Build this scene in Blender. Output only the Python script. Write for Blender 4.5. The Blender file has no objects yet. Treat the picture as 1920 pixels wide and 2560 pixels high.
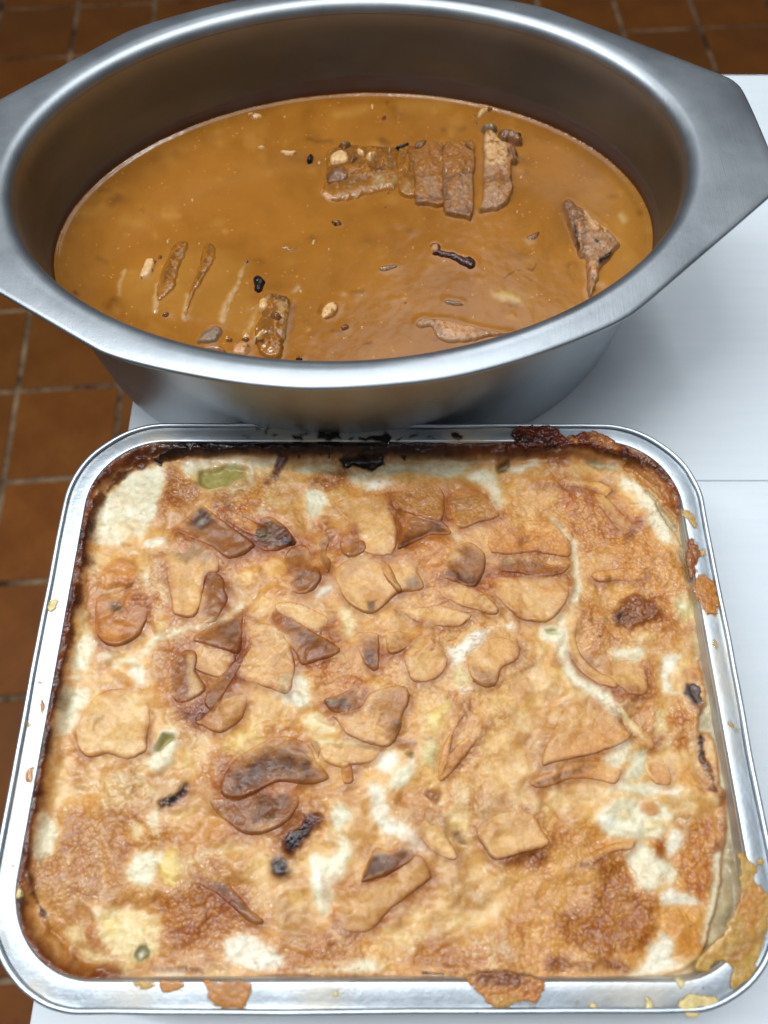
import bpy, math, random
import numpy as np
from mathutils import Vector

# ------------------------------------------------------------------ camera, world, lamps, exposure
C = bpy.context.scene
R = math.radians
CAM_H = 0.397            # camera height above the table top (z = 0 is the table top)
FPX = 1922.0             # focal length in photo pixels (1920 x 2560)
PITCH = R(65.0)
cam_d = bpy.data.cameras.new('camera')
cam = bpy.data.objects.new('camera', cam_d)
C.collection.objects.link(cam)
C.camera = cam
cam.location = (0, 0, CAM_H)
cam.rotation_euler = (R(25.0), 0, 0)
cam_d.sensor_fit = 'VERTICAL'
cam_d.sensor_height = 36.0
cam_d.lens = 36.0 * FPX / 2560.0
cam_d.clip_start = 0.01
cam_d.clip_end = 50
cam_d.dof.use_dof = True
cam_d.dof.focus_distance = 0.375
cam_d.dof.aperture_fstop = 7.0

world = bpy.data.worlds.new('World')
C.world = world
world.use_nodes = True
bg = world.node_tree.nodes['Background']
bg.inputs[0].default_value = (0.80, 0.88, 1.0, 1)
bg.inputs[1].default_value = 0.12

def area(name, loc, target, sx, sy, power, col):
    d = bpy.data.lights.new(name, 'AREA')
    d.shape = 'RECTANGLE'; d.size = sx; d.size_y = sy
    d.energy = power; d.color = col
    o = bpy.data.objects.new(name, d)
    o.location = loc
    o.rotation_euler = (Vector(target) - Vector(loc)).to_track_quat('-Z', 'Y').to_euler()
    C.collection.objects.link(o)
    return o
area('ceiling_panel_lamp', (-0.15, 0.55, 1.75), (-.1, 0.5, 0), 2.5, 1.3, 24, (0.93, 0.97, 1.0))
area('tube_lamp', (0.45, 0.35, 1.7), (0, 0.15, 0), 1.2, 0.035, 8, (0.95, 0.98, 1.0))
area('tube_lamp', (-0.65, 0.25, 1.5), (0, 0.15, 0), 0.04, 1.2, 19, (0.95, 0.98, 1.0))
C.view_settings.view_transform = 'Standard'
C.view_settings.look = 'None'
C.view_settings.exposure = 0.0
C.view_settings.gamma = 1.0
C.cycles.max_bounces = 8
C.cycles.use_denoising = True

# ------------------------------------------------------------------ helpers
rng = np.random.default_rng(7)
def unp(px, py, z):
    """photo pixel -> point on the horizontal plane at height z"""
    px = np.asarray(px, float); py = np.asarray(py, float)
    u = (px - 960) / FPX; v = (py - 1280) / FPX
    dy = math.cos(PITCH) - v * math.sin(PITCH); dz = -math.sin(PITCH) - v * math.cos(PITCH)
    t = (z - CAM_H) / dz
    return u * t, dy * t
def proj(x, y, z):
    d = CAM_H - z
    f = y * math.cos(PITCH) + d * math.sin(PITCH)
    w = y * math.sin(PITCH) - d * math.cos(PITCH)
    return 960 + FPX * x / f, 1280 - FPX * w / f
def lin(c, k=1.0):
    c = np.asarray(c, float) / 255
    return np.where(c <= 0.04045, c / 12.92, ((c + 0.055) / 1.055) ** 2.4) * k

def _hash(ix, iy, seed):
    h = (ix.astype(np.int64) * 374761393 + iy.astype(np.int64) * 668265263 + seed * 1442695041) & 0xFFFFFFFF
    h = ((h ^ (h >> 13)) * 1274126177) & 0xFFFFFFFF
    return ((h ^ (h >> 16)) & 0xFFFFFF) / float(0xFFFFFF)
def vnoise(x, y, seed=0):
    ix = np.floor(x); iy = np.floor(y)
    fx = x - ix; fy = y - iy
    fx = fx * fx * (3 - 2 * fx); fy = fy * fy * (3 - 2 * fy)
    a = _hash(ix, iy, seed); b = _hash(ix + 1, iy, seed)
    c = _hash(ix, iy + 1, seed); d = _hash(ix + 1, iy + 1, seed)
    return (a + (b - a) * fx) * (1 - fy) + (c + (d - c) * fx) * fy
def fbm(x, y, s, seed=0, oct=4):
    """-1..1 noise with features of size s"""
    t = 0; a = 1; n = 0
    for k in range(oct):
        t = t + a * (vnoise(x / s + 17.3 * k, y / s - 9.1 * k, seed + k) * 2 - 1); n += a
        a *= 0.5; s *= 0.5
    return t / n
def sstep(t):
    t = np.clip(t, 0, 1)
    return t * t * (3 - 2 * t)

def sd_poly(X, Y, P):
    """signed distance, positive inside"""
    P = np.asarray(P, float)
    d = np.full(X.shape, 1e18); ins = np.zeros(X.shape, bool)
    n = len(P)
    for i in range(n):
        ax, ay = P[i]; bx, by = P[(i + 1) % n]
        ex, ey = bx - ax, by - ay
        wx = X - ax; wy = Y - ay
        t = np.clip((wx * ex + wy * ey) / (ex * ex + ey * ey + 1e-9), 0, 1)
        d = np.minimum(d, (wx - ex * t) ** 2 + (wy - ey * t) ** 2)
        c = ((ay > Y) != (by > Y))
        if ay != by:
            xi = ax + (Y - ay) * ex / ey
            ins ^= c & (X < xi)
    d = np.sqrt(d)
    return np.where(ins, d, -d)
def sd_line(X, Y, P, w):
    P = np.asarray(P, float)
    d = np.full(X.shape, 1e18)
    if len(P) == 1:
        return w - np.hypot(X - P[0][0], Y - P[0][1])
    for i in range(len(P) - 1):
        ax, ay = P[i]; ex, ey = P[i + 1] - P[i]
        wx = X - ax; wy = Y - ay
        t = np.clip((wx * ex + wy * ey) / (ex * ex + ey * ey + 1e-9), 0, 1)
        d = np.minimum(d, (wx - ex * t) ** 2 + (wy - ey * t) ** 2)
    return w - np.sqrt(d)
def smooth_closed(P, n=6):
    """Catmull-Rom through the points of a closed outline"""
    P = np.asarray(P, float); out = []
    m = len(P)
    for i in range(m):
        p0, p1, p2, p3 = P[i - 1], P[i], P[(i + 1) % m], P[(i + 2) % m]
        for k in range(n):
            t = k / n
            out.append(0.5 * ((2 * p1) + (-p0 + p2) * t + (2 * p0 - 5 * p1 + 4 * p2 - p3) * t * t + (-p0 + 3 * p1 - 3 * p2 + p3) * t ** 3))
    return np.array(out)

# ------------------------------------------------------------------ objects
def tag(o, label=None, cat=None, group=None, kind=None):
    if label: o['label'] = label
    if cat: o['category'] = cat
    if group: o['group'] = group
    if kind: o['kind'] = kind
    return o
def empty(name, loc=(0, 0, 0)):
    o = bpy.data.objects.new(name, None)
    o.empty_display_size = 0.02
    o.location = loc
    C.collection.objects.link(o)
    return o
def mesh_obj(name, V, F, mat, parent=None, smooth=True, col=None, attrs=None):
    me = bpy.data.meshes.new(name)
    V = np.asarray(V, np.float32)
    if isinstance(F, np.ndarray):
        me.vertices.add(len(V)); me.vertices.foreach_set('co', V.ravel())
        k = F.shape[1]
        me.loops.add(F.size); me.loops.foreach_set('vertex_index', F.ravel().astype(np.int32))
        me.polygons.add(len(F)); me.polygons.foreach_set('loop_start', np.arange(0, F.size, k, dtype=np.int32))
        try: me.polygons.foreach_set('loop_total', np.full(len(F), k, np.int32))
        except Exception: pass
        me.update(calc_edges=True)
    else:
        me.from_pydata([tuple(v) for v in V.tolist()], [], F)
    me.validate()
    if smooth:
        me.polygons.foreach_set('use_smooth', [True] * len(me.polygons))
    if col is not None:
        a = me.color_attributes.new('Col', 'FLOAT_COLOR', 'POINT')
        c4 = np.ones((len(V), 4), np.float32); c4[:, :3] = col
        a.data.foreach_set('color', c4.ravel())
    for k, v in (attrs or {}).items():
        a = me.attributes.new(k, 'FLOAT', 'POINT')
        a.data.foreach_set('value', np.asarray(v, np.float32))
    me.materials.append(mat)
    o = bpy.data.objects.new(name, me)
    C.collection.objects.link(o)
    if parent: o.parent = parent
    return o
def ringmesh(rings, closed=True):
    """rings: list of (n,3) arrays -> quads between them"""
    n = len(rings[0]); V = np.vstack(rings)
    i = np.arange(n); j = (i + 1) % n
    F = []
    for k in range(len(rings) - 1):
        F.append(np.stack([k * n + i, k * n + j, (k + 1) * n + j, (k + 1) * n + i], 1))
    return V, np.vstack(F)
def box(x0, x1, y0, y1, z0, z1, b=0.0):
    """box with bevelled top edges"""
    if b <= 0:
        V = [(x, y, z) for z in (z0, z1) for x, y in ((x0, y0), (x1, y0), (x1, y1), (x0, y1))]
        F = [(3, 2, 1, 0), (4, 5, 6, 7), (0, 1, 5, 4), (1, 2, 6, 5), (2, 3, 7, 6), (3, 0, 4, 7)]
        return V, F
    V = []
    for z, d in ((z0, 0), (z1 - b, 0), (z1 - b * .3, b * .3), (z1, b)):
        V += [(x0 + d, y0 + d, z), (x1 - d, y0 + d, z), (x1 - d, y1 - d, z), (x0 + d, y1 - d, z)]
    F = [(3, 2, 1, 0)]
    for k in range(3):
        for a in range(4):
            c = (a + 1) % 4
            F.append((4 * k + a, 4 * k + c, 4 * k + 4 + c, 4 * k + 4 + a))
    F.append((12, 13, 14, 15))
    return V, F

# ------------------------------------------------------------------ materials
class NT:
    def __init__(s, name):
        s.m = bpy.data.materials.new(name); s.m.use_nodes = True
        s.t = s.m.node_tree; s.t.nodes.clear()
        s.out = s.n('ShaderNodeOutputMaterial'); s.b = s.n('ShaderNodeBsdfPrincipled')
        s.l(s.b.outputs[0], s.out.inputs[0])
    def n(s, typ, **kw):
        x = s.t.nodes.new(typ)
        for k, v in kw.items():
            if isinstance(k, str) and hasattr(x, k) and k not in ('inputs',): setattr(x, k, v)
        return x
    def l(s, a, b): s.t.links.new(a, b)
    def set(s, **kw):
        for k, v in kw.items():
            s.b.inputs[k.replace('_', ' ')].default_value = v
    def coord(s, scale=(1, 1, 1)):
        c = s.n('ShaderNodeTexCoord'); m = s.n('ShaderNodeMapping')
        m.inputs['Scale'].default_value = scale
        s.l(c.outputs['Object'], m.inputs[0]); return m.outputs[0]
    def noise(s, vec, scale, detail=4, rough=.55, dist=0):
        x = s.n('ShaderNodeTexNoise')
        x.inputs['Scale'].default_value = scale; x.inputs['Detail'].default_value = detail
        x.inputs['Roughness'].default_value = rough; x.inputs['Distortion'].default_value = dist
        s.l(vec, x.inputs['Vector']); return x.outputs['Fac']
    def voro(s, vec, scale, feat='F1', smooth=.3, out='Distance'):
        x = s.n('ShaderNodeTexVoronoi'); x.feature = feat
        x.inputs['Scale'].default_value = scale
        if feat == 'SMOOTH_F1': x.inputs['Smoothness'].default_value = smooth
        s.l(vec, x.inputs['Vector']); return x.outputs[out]
    def ramp(s, fac, a, b, lo=0., hi=1.):
        x = s.n('ShaderNodeMapRange'); x.inputs['From Min'].default_value = a; x.inputs['From Max'].default_value = b
        x.inputs['To Min'].default_value = lo; x.inputs['To Max'].default_value = hi
        s.l(fac, x.inputs['Value']); return x.outputs[0]
    def math(s, op, a, b=None):
        x = s.n('ShaderNodeMath'); x.operation = op
        for i, v in enumerate((a, b)):
            if v is None: continue
            if isinstance(v, (int, float)): x.inputs[i].default_value = v
            else: s.l(v, x.inputs[i])
        return x.outputs[0]
    def mix(s, fac, a, b, mode='MIX'):
        x = s.n('ShaderNodeMix'); x.data_type = 'RGBA'; x.blend_type = mode
        for i, v in ((0, fac), (6, a), (7, b)):
            if isinstance(v, (int, float)): x.inputs[i].default_value = v
            elif isinstance(v, tuple): x.inputs[i].default_value = (*v[:3], 1)
            else: s.l(v, x.inputs[i])
        return x.outputs[2]
    def attr(s, name, out='Fac'):
        x = s.n('ShaderNodeAttribute'); x.attribute_name = name; return x.outputs[out]
    def bump(s, h, strength, dist, prev=None):
        x = s.n('ShaderNodeBump'); x.inputs['Strength'].default_value = strength; x.inputs['Distance'].default_value = dist
        s.l(h, x.inputs['Height'])
        if prev is not None: s.l(prev, x.inputs['Normal'])
        return x.outputs[0]

def metal_pan():
    t = NT('satin_metal')
    v = t.coord(); n = t.noise(v, 28, 6, .6); n2 = t.noise(v, 900, 2)
    vs = t.coord((40, 1, 1)); sc = t.noise(vs, 45, 3)
    st = t.attr('stain')
    big = t.noise(v, 60, 5, .65, 1.5)
    c = t.mix(t.ramp(n, .3, .7), (.29, .315, .34), (.37, .40, .425))
    c = t.mix(t.ramp(big, .60, .70, 0, .45), c, (.25, .29, .32))
    c = t.mix(t.attr('wall_tone'), c, (.135, .155, .18))  # darker, cooler tone of the inner wall below the lip
    c = t.mix(st, c, tuple(lin((84, 48, 18), 1)))
    t.l(c, t.b.inputs['Base Color'])
    t.l(t.math('SUBTRACT', 1.0, t.math('MULTIPLY', st, .75)), t.b.inputs['Metallic'])
    t.l(t.ramp(n, .25, .75, .40, .50), t.b.inputs['Roughness'])
    b = t.bump(n2, .05, .0004); b = t.bump(sc, .12, .0004, b); b = t.bump(n, .12, .002, b)
    t.l(b, t.b.inputs['Normal'])
    return t.m
def metal_tray():
    t = NT('pressed_aluminium')
    v = t.coord(); n = t.noise(v, 40, 5, .6); vs = t.coord((1, 30, 1)); sc = t.noise(vs, 50, 3)
    pit = t.voro(v, 190); f = t.noise(v, 130, 3)
    d = t.math('MULTIPLY', t.ramp(pit, .10, .18, 1, 0), t.ramp(f, .52, .6))
    st = t.attr('stain')
    c = t.mix(t.ramp(n, .3, .7), (.47, .525, .575), (.58, .63, .67))
    c = t.mix(t.math('MULTIPLY', d, .6), c, (.25, .24, .2))
    c = t.mix(st, c, tuple(lin((196, 182, 156), 1)))
    t.l(c, t.b.inputs['Base Color'])
    t.l(t.math('SUBTRACT', 1.0, t.math('MULTIPLY', st, .8)), t.b.inputs['Metallic'])
    t.l(t.ramp(n, .25, .75, .38, .50), t.b.inputs['Roughness'])
    b = t.bump(sc, .05, .0004); b = t.bump(n, .25, .002, b)
    b = t.bump(t.noise(v, 400, 3), .10, .0006, b)
    t.l(b, t.b.inputs['Normal'])
    return t.m
def plastic_white():
    t = NT('white_board')
    v = t.coord(); vs = t.coord((1, 14, 1)); n = t.noise(vs, 14, 4); g = t.noise(v, 9, 4)
    sp = t.voro(v, 42); f = t.noise(v, 31, 2)
    c = t.mix(t.ramp(n, .35, .65), (.61, .665, .71), (.635, .685, .725))
    c = t.mix(t.ramp(g, .45, .7, 0, .25), c, (.57, .615, .64))
    c = t.mix(t.math('MULTIPLY', t.ramp(sp, .03, .06, 1, 0), t.ramp(f, .58, .62, 0, .5)), c, (.35, .33, .30))
    t.l(c, t.b.inputs['Base Color'])
    t.set(Roughness=.33)
    t.l(t.bump(t.noise(vs, 60, 3), .025, .001, t.bump(t.noise(v, 350, 3), .06, .0008)), t.b.inputs['Normal'])
    return t.m
def tile_mat():
    t = NT('glazed_terracotta')
    v = t.coord(); n = t.noise(v, 9, 6, .65); f = t.noise(v, 90, 3)
    oi = t.n('ShaderNodeObjectInfo')
    c = t.mix(t.ramp(n, .3, .7), tuple(lin((112, 59, 14))), tuple(lin((144, 83, 22))))
    c = t.mix(t.ramp(oi.outputs['Random'], 0, 1, 0, .55), c, tuple(lin((94, 58, 20))))
    c = t.mix(t.ramp(f, .55, .75, 0, .4), c, tuple(lin((90, 46, 20))))
    t.l(c, t.b.inputs['Base Color'])
    t.l(t.ramp(n, .3, .7, .4, .62), t.b.inputs['Roughness'])
    t.b.inputs['Specular IOR Level'].default_value = .25
    t.l(t.bump(n, .3, .003), t.b.inputs['Normal'])
    return t.m
def grout_mat():
    t = NT('grout')
    v = t.coord(); n = t.noise(v, 11, 5, .7)
    c = t.mix(t.ramp(n, .4, .62), tuple(lin((52, 34, 22))), tuple(lin((158, 132, 102))))
    t.l(c, t.b.inputs['Base Color']); t.set(Roughness=.9)
    return t.m
def food_mat(name, rough=.36, coat=.28, fine=.35, sss=.06, mcol=(142, 94, 50), nscale=420, bright=(.795, .81, .755), wr=.12, cb=.38, alpha=False):
    t = NT(name)
    v = t.coord()
    col = t.attr('Col', 'Color'); mo = t.attr('mot')
    gm = t.n('ShaderNodeGamma'); gm.inputs[1].default_value = 1.22; t.l(col, gm.inputs[0])
    col = t.mix(1., gm.outputs[0], bright, 'MULTIPLY')
    n = t.noise(v, nscale, 5, .65); nb = t.noise(v, 120, 4, .6, .6)
    c = t.mix(t.ramp(nb, .35, .68, 0, .30), col, t.mix(1., col, tuple(lin((236, 196, 150))), 'MULTIPLY'))
    c = t.mix(1., c, t.mix(t.ramp(n, .32, .66), (.84, .78, .70), (1.06, 1.06, 1.06)), 'MULTIPLY')
    w = t.n('ShaderNodeVectorMath'); w.operation = 'ADD'
    nv = t.n('ShaderNodeTexNoise'); nv.inputs['Scale'].default_value = 500; t.l(v, nv.inputs['Vector'])
    sc = t.n('ShaderNodeVectorMath'); sc.operation = 'SCALE'; sc.inputs[3].default_value = .0018
    t.l(nv.outputs['Color'], sc.inputs[0]); t.l(v, w.inputs[0]); t.l(sc.outputs[0], w.inputs[1])
    vo = t.voro(w.outputs[0], 560, 'SMOOTH_F1', .35)
    gate = t.math('MULTIPLY', mo, t.ramp(t.noise(v, 160, 3), .32, .55))
    k = t.math('MULTIPLY', t.ramp(vo, .28, .62), gate)
    c = t.mix(t.math('MULTIPLY', k, .62), c, t.mix(1., c, tuple(lin(mcol, 1.7)), 'MULTIPLY'))
    t.l(c, t.b.inputs['Base Color'])
    t.l(t.ramp(n, .3, .7, rough - .10, rough + .14), t.b.inputs['Roughness'])
    t.b.inputs['Specular IOR Level'].default_value = .3
    if alpha:
        t.l(t.ramp(t.math('ADD', t.attr('thick'), t.math('MULTIPLY', n, .5)), .15, .95, 0, 1), t.b.inputs['Alpha'])
    t.set(Coat_Weight=coat, Coat_Roughness=.045, Subsurface_Weight=sss, Subsurface_Scale=.002)
    t.b.inputs['Subsurface Radius'].default_value = (1, .6, .3)
    hv = t.math('MULTIPLY', t.ramp(vo, 0, .7, 1, 0), mo)
    b = t.bump(hv, .4, .0010); b = t.bump(n, fine * .3, .0009, b); b = t.bump(nb, wr, .002, b)
    t.l(b, t.b.inputs['Normal'])
    t.l(t.bump(t.noise(v, 560, 2, .5), cb, .0014, b), t.b.inputs['Coat Normal'])
    return t.m
def gravy_mat():
    t = NT('gravy')
    v = t.coord(); n = t.noise(v, 260, 4, .6); g = t.noise(v, 22, 4, .55, .8)
    col = t.mix(1., t.attr('Col', 'Color'), (.70, .745, .56), 'MULTIPLY')
    c = t.mix(t.ramp(g, .35, .65), t.mix(1., col, (.88, .84, .74), 'MULTIPLY'), t.mix(1., col, (1.1, 1.1, 1.15), 'MULTIPLY'))
    sp = t.voro(v, 260); f = t.noise(v, 90, 3)
    c = t.mix(t.math('MULTIPLY', t.ramp(sp, .10, .2, 1, 0), t.ramp(f, .5, .62, 0, .45)), c, tuple(lin((215, 150, 80))))
    c = t.mix(t.ramp(n, .6, .75, 0, .18), c, tuple(lin((120, 62, 12))))
    t.l(c, t.b.inputs['Base Color'])
    t.set(Roughness=.17, Subsurface_Weight=.15, Subsurface_Scale=.004)
    t.b.inputs['Specular IOR Level'].default_value = .45
    t.l(t.bump(n, .10, .0006, t.bump(g, .1, .002)), t.b.inputs['Normal'])
    return t.m

M_PAN = metal_pan(); M_TRAY = metal_tray(); M_BOARD = plastic_white()
M_TILE = tile_mat(); M_GROUT = grout_mat()
M_CRUST = food_mat('baked_cream_crust')
M_POT = food_mat('potato', rough=.38, coat=.22, fine=.3, nscale=700, wr=.08, bright=(.82, .835, .77))
M_MEAT = food_mat('roast_meat', rough=.34, coat=.5, fine=.4, mcol=(130, 84, 56), bright=(.90, .92, .90), cb=.9, wr=.15)
M_BURNT = food_mat('burnt_crust', rough=.34, coat=.4, fine=.6, sss=.05, bright=(.9, .94, .9), alpha=True)
M_GRAVY = gravy_mat()
def plain(name, c, rough):
    t = NT(name); v = t.coord(); n = t.noise(v, 8, 4)
    t.l(t.mix(t.ramp(n, .3, .7), tuple(lin(c, .9)), tuple(lin(c, 1.1))), t.b.inputs['Base Color'])
    t.set(Roughness=rough, Metallic=.8); return t.m
M_LEG = plain('table_steel', (120, 122, 125), .4)

# ------------------------------------------------------------------ floor: mortar bed with square terracotta tiles
FZ = -0.85
fx, fy = [float(a) for a in unp(43, 977, FZ)]
PITCH_T = 0.198
floor = mesh_obj('floor', *box(-3, 3, -2, 4.2, FZ - .05, FZ - .0035), M_GROUT, smooth=False)
tag(floor, kind='structure')
tv, tf = box(-.0945, .0945, -.0945, .0945, -.006, 0, .003)
tile_me = None
ca, sa = math.cos(R(4)), math.sin(R(4))
for i in range(-8, 13):
    for j in range(-8, 18):
        lx, ly = (i + .5) * PITCH_T, (j + .5) * PITCH_T
        x = fx + lx * ca - ly * sa; y = fy + lx * sa + ly * ca
        # keep the tiles the frame can see, and a margin
        px, py = proj(x, y, FZ)
        if not (-500 < px < 2400 and -460 < py < 3100): continue
        if 0.1 < x < 0.5 and .0 < y < .6: continue          # under the middle of the table
        if tile_me is None:
            o = mesh_obj('floor_tile', tv, tf, M_TILE, smooth=False); tile_me = o.data
        else:
            o = bpy.data.objects.new('floor_tile', tile_me); C.collection.objects.link(o)
        o.parent = floor
        o.location = (x, y, FZ + rng.uniform(-.0008, .0008))
        o.rotation_euler = (rng.uniform(-.003, .003), rng.uniform(-.003, .003), R(4) + rng.uniform(-.004, .004))

# ------------------------------------------------------------------ table: two white boards butted together, on steel legs
table = empty('work_table', (.30, .1, FZ))
tag(table, 'white topped work table carrying the oval pan and the foil tray', 'table')
def tpart(name, V, F, mat, smooth=False):
    V = np.asarray(V, float) - np.array([.30, .1, FZ])
    return mesh_obj(name, V, F, mat, table, smooth)
SEAM = 0.2052
tpart('table_board', *box(-.1535, .95, SEAM + .0002, .5592, -.03, 0, .0006), M_BOARD)
tpart('table_board', *box(-.1540, .95, -.40, SEAM - .0002, -.03, .0006, .0009), M_BOARD)
for x in (-.10, .90):
    for y in (-.33, .48):
        tpart('leg', *box(x - .02, x + .02, y - .02, y + .02, FZ, -.03), M_LEG)
tpart('table_frame', *box(-.12, .92, -.35, .50, -.07, -.0302), M_LEG)

# ------------------------------------------------------------------ oval roasting pan
PC = (-0.0153, 0.3172); PR = 0.0903; PZ = 0.130
def pan_xy(x, y):
    c, s = math.cos(PR), math.sin(PR)
    return PC[0] + x * c - y * s, PC[1] + x * s + y * c
NA = 360
ang = np.linspace(0, 2 * np.pi, NA, endpoint=False)
def sell(a, b, n=1.95):
    ca, sa = np.cos(ang), np.sin(ang)
    return np.sign(ca) * abs(ca) ** (2 / n) * a, np.sign(sa) * abs(sa) ** (2 / n) * b
def pring(a, b, z):
    x, y = sell(a, b); X, Y = pan_xy(x, y)
    return np.stack([X, Y, np.full(NA, z)], 1)
q = [(0, .1345), (.03, .1330), (.058, .1275), (.084, .1195), (.102, .1127), (.112, .1080), (.119, .1035), (.14, .0872), (.160, .0716), (.180, .0560), (.1950, .0442), (.2000, .0400), (.2030, .0350), (.2042, .0290), (.2048, .012)]
Q = [(x, y) for x, y in q] + [(x, -y) for x, y in q[::-1]]
Q = Q + [(-x, y) for x, y in Q[::-1] if abs(x) > 1e-6]
Q = np.array(sorted(Q, key=lambda p: math.atan2(p[1], p[0]))); Q = np.array([p for k, p in enumerate(Q) if k == 0 or np.hypot(*(p - Q[k - 1])) > 1e-4])
Qs = smooth_closed(Q, 8)
qa = np.unwrap(np.arctan2(Qs[:, 1], Qs[:, 0])); qr = np.hypot(Qs[:, 0], Qs[:, 1])
def outline_at(a):
    return np.interp(a, np.concatenate([qa - 2 * np.pi, qa, qa + 2 * np.pi]), np.concatenate([qr] * 3))
pan = empty('roasting_pan', (*PC, 0))
tag(pan, 'deep oval metal roasting pan with two wide flat handles, filled with brown gravy', 'roasting pan')
def ppart(name, V, F, stain=None, wall_tone=None):
    V = V - np.array([PC[0], PC[1], 0])
    return mesh_obj(name, V, F, M_PAN, pan, attrs={'stain': stain if stain is not None else np.zeros(len(V)), 'wall_tone': wall_tone if wall_tone is not None else np.zeros(len(V))})
A0, B0, FR = 0.1660, 0.1190, 0.0062            # inner wall at the rim, radius of the rolled lip
# body: inside wall down, floor, outside wall up
def walls(off, z0):
    rr = []
    for z in np.linspace(PZ - FR, .012, 14):
        k = (PZ - z) / PZ
        rr.append((A0 + off - .0075 * k ** 1.5, B0 + off - .0145 * k ** 1.4, z))
    a, b, _ = rr[-1]
    for t in (30, 60, 85):
        rr.append((a - .010 * (1 - math.cos(R(t))), b - .010 * (1 - math.cos(R(t))), z0 + (.012 - z0) * (1 - math.sin(R(t)))))
    return rr
inner = walls(0, .0025); outer = walls(.0014, 0.0003)
rings = [pring(*r) for r in inner] + [pring(.001, .001, .0025)]
V1, F1 = ringmesh(rings)
zz = V1[:, 2]; aa = np.arctan2(V1[:, 1] - PC[1], V1[:, 0] - PC[0])
V1, F1 = ringmesh([pring(*r) for r in inner])
# finer rings near the gravy line for the dried-on stain
zs = np.concatenate([np.linspace(PZ - FR, .100, 8), np.linspace(.099, .070, 30), np.linspace(.064, .012, 6)])
rings = []
for z in zs:
    k = (PZ - z) / PZ
    rings.append(pring(A0 - .0075 * k ** 1.5, B0 - .0145 * k ** 1.4, z))
for r in inner[-3:]: rings.append(pring(*r))
rings.append(pring(.002, .002, .0026))
Vi, Fi = ringmesh(rings)
th = np.arctan2(Vi[:, 1] - PC[1], Vi[:, 0] - PC[0])
edge = .0855 + .0045 * np.sin(th * 1.0 + .4) + .0018 * fbm(th * 100, Vi[:, 2] * 0, 35, 3) + .0012 * fbm(th * 100, Vi[:, 2] * 3000, 9, 5)
stn = sstep((edge - Vi[:, 2]) / .0022) * (.62 + .3 * fbm(th * 100, Vi[:, 2] * 2500, 22, 11))
stn = np.clip(stn + .30 * sstep((.083 - Vi[:, 2]) / .004), 0, .97)
orings = [pring(*r) for r in outer] + [pring(.002, .002, .0003)]
Vo, Fo = ringmesh(orings)
ppart('pan_wall', np.vstack([Vi, Vo]), np.vstack([Fi[:, ::-1], Fo + len(Vi)]), np.concatenate([stn, np.zeros(len(Vo))]),
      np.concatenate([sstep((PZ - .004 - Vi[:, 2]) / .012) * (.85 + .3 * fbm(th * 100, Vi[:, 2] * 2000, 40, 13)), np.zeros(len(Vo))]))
# rim: rolled lip, flat flange drawn out into the two handles, folded edge
rr = []
for t in np.linspace(0, 90, 9):
    rr.append(pring(A0 + FR * (1 - math.cos(R(t))), B0 + FR * (1 - math.cos(R(t))), PZ - FR + FR * math.sin(R(t))))
x0, y0 = sell(A0 + FR, B0 + FR); a_in = np.arctan2(y0, x0); r_in = np.hypot(x0, y0); r_out = outline_at(a_in)
def fl(t, z, d=0.):
    r = r_in + (r_out - r_in) * t + d
    X, Y = pan_xy(r * np.cos(a_in), r * np.sin(a_in))
    sag = -.0012 * t * t + .0003 * np.sin(a_in * 3 + 1)
    return np.stack([X, Y, z + sag], 1)
for t in (.1, .25, .45, .65, .85, .97): rr.append(fl(t, PZ))
rr.append(fl(1, PZ - .0002, .0)); rr.append(fl(1, PZ - .0006, .0005)); rr.append(fl(1, PZ - .0016, .0005)); rr.append(fl(1, PZ - .002, -.0002))
rr.append(fl(.8, PZ - .0016)); rr.append(fl(.3, PZ - .0016)); rr.append(fl(.05, PZ - .0018))
for t in (70, 40, 10):
    f2 = FR - .0014
    rr.append(pring(A0 + FR - f2 * math.cos(R(t)), B0 + FR - f2 * math.cos(R(t)), PZ - FR + f2 * math.sin(R(t))))
V, F = ringmesh(rr)
ppart('rim', V, F[:, ::-1])

# ------------------------------------------------------------------ foil tray
ZT = 0.058
def rrect(x0, x1, y0, y1, r, n=20, m=24):
    P = []
    for cx, cy, a0 in ((x1 - r, y0 + r, -90), (x1 - r, y1 - r, 0), (x0 + r, y1 - r, 90), (x0 + r, y0 + r, 180)):
        arc = [(cx + r * math.cos(R(a0 + 90 * k / n)), cy + r * math.sin(R(a0 + 90 * k / n))) for k in range(n + 1)]
        if P:
            a = P[-1]; b = arc[0]
            P += [(a[0] + (b[0] - a[0]) * k / m, a[1] + (b[1] - a[1]) * k / m) for k in range(1, m)]
        P += arc
    a = P[-1]; b = P[0]
    P += [(a[0] + (b[0] - a[0]) * k / m, a[1] + (b[1] - a[1]) * k / m) for k in range(1, m)]
    return np.array(P)
TX0, TX1, TY0, TY1 = -.1567, .1567, -.0487, .2083
RO = .045
def tring(d, z, wob=0.):
    """ring inset by d from the outer edge"""
    P = rrect(TX0 + d, TX1 - d, TY0 + d, TY1 - d, max(RO - d * .9, .004))
    X, Y = P[:, 0], P[:, 1]
    zz = np.full(len(P), float(z))
    if wob:
        s = np.arange(len(P)) * 1.0
        k = wob * fbm(s, s * 0, 7, 21, 3)
        kk = wob * 1.2 * fbm(s, s * 0, 40, 25, 2)
        cx, cy = (TX0 + TX1) / 2, (TY0 + TY1) / 2
        d_ = np.hypot(X - cx, Y - cy)
        X = X + (X - cx) / d_ * (k + kk); Y = Y + (Y - cy) / d_ * (k + kk)
        zz = zz + k * .6
    return np.stack([X, Y, zz], 1)
tray = empty('foil_tray', (0, .08, 0))
tag(tray, 'rectangular aluminium foil tray with rounded corners in front of the oval pan', 'foil tray')
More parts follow.
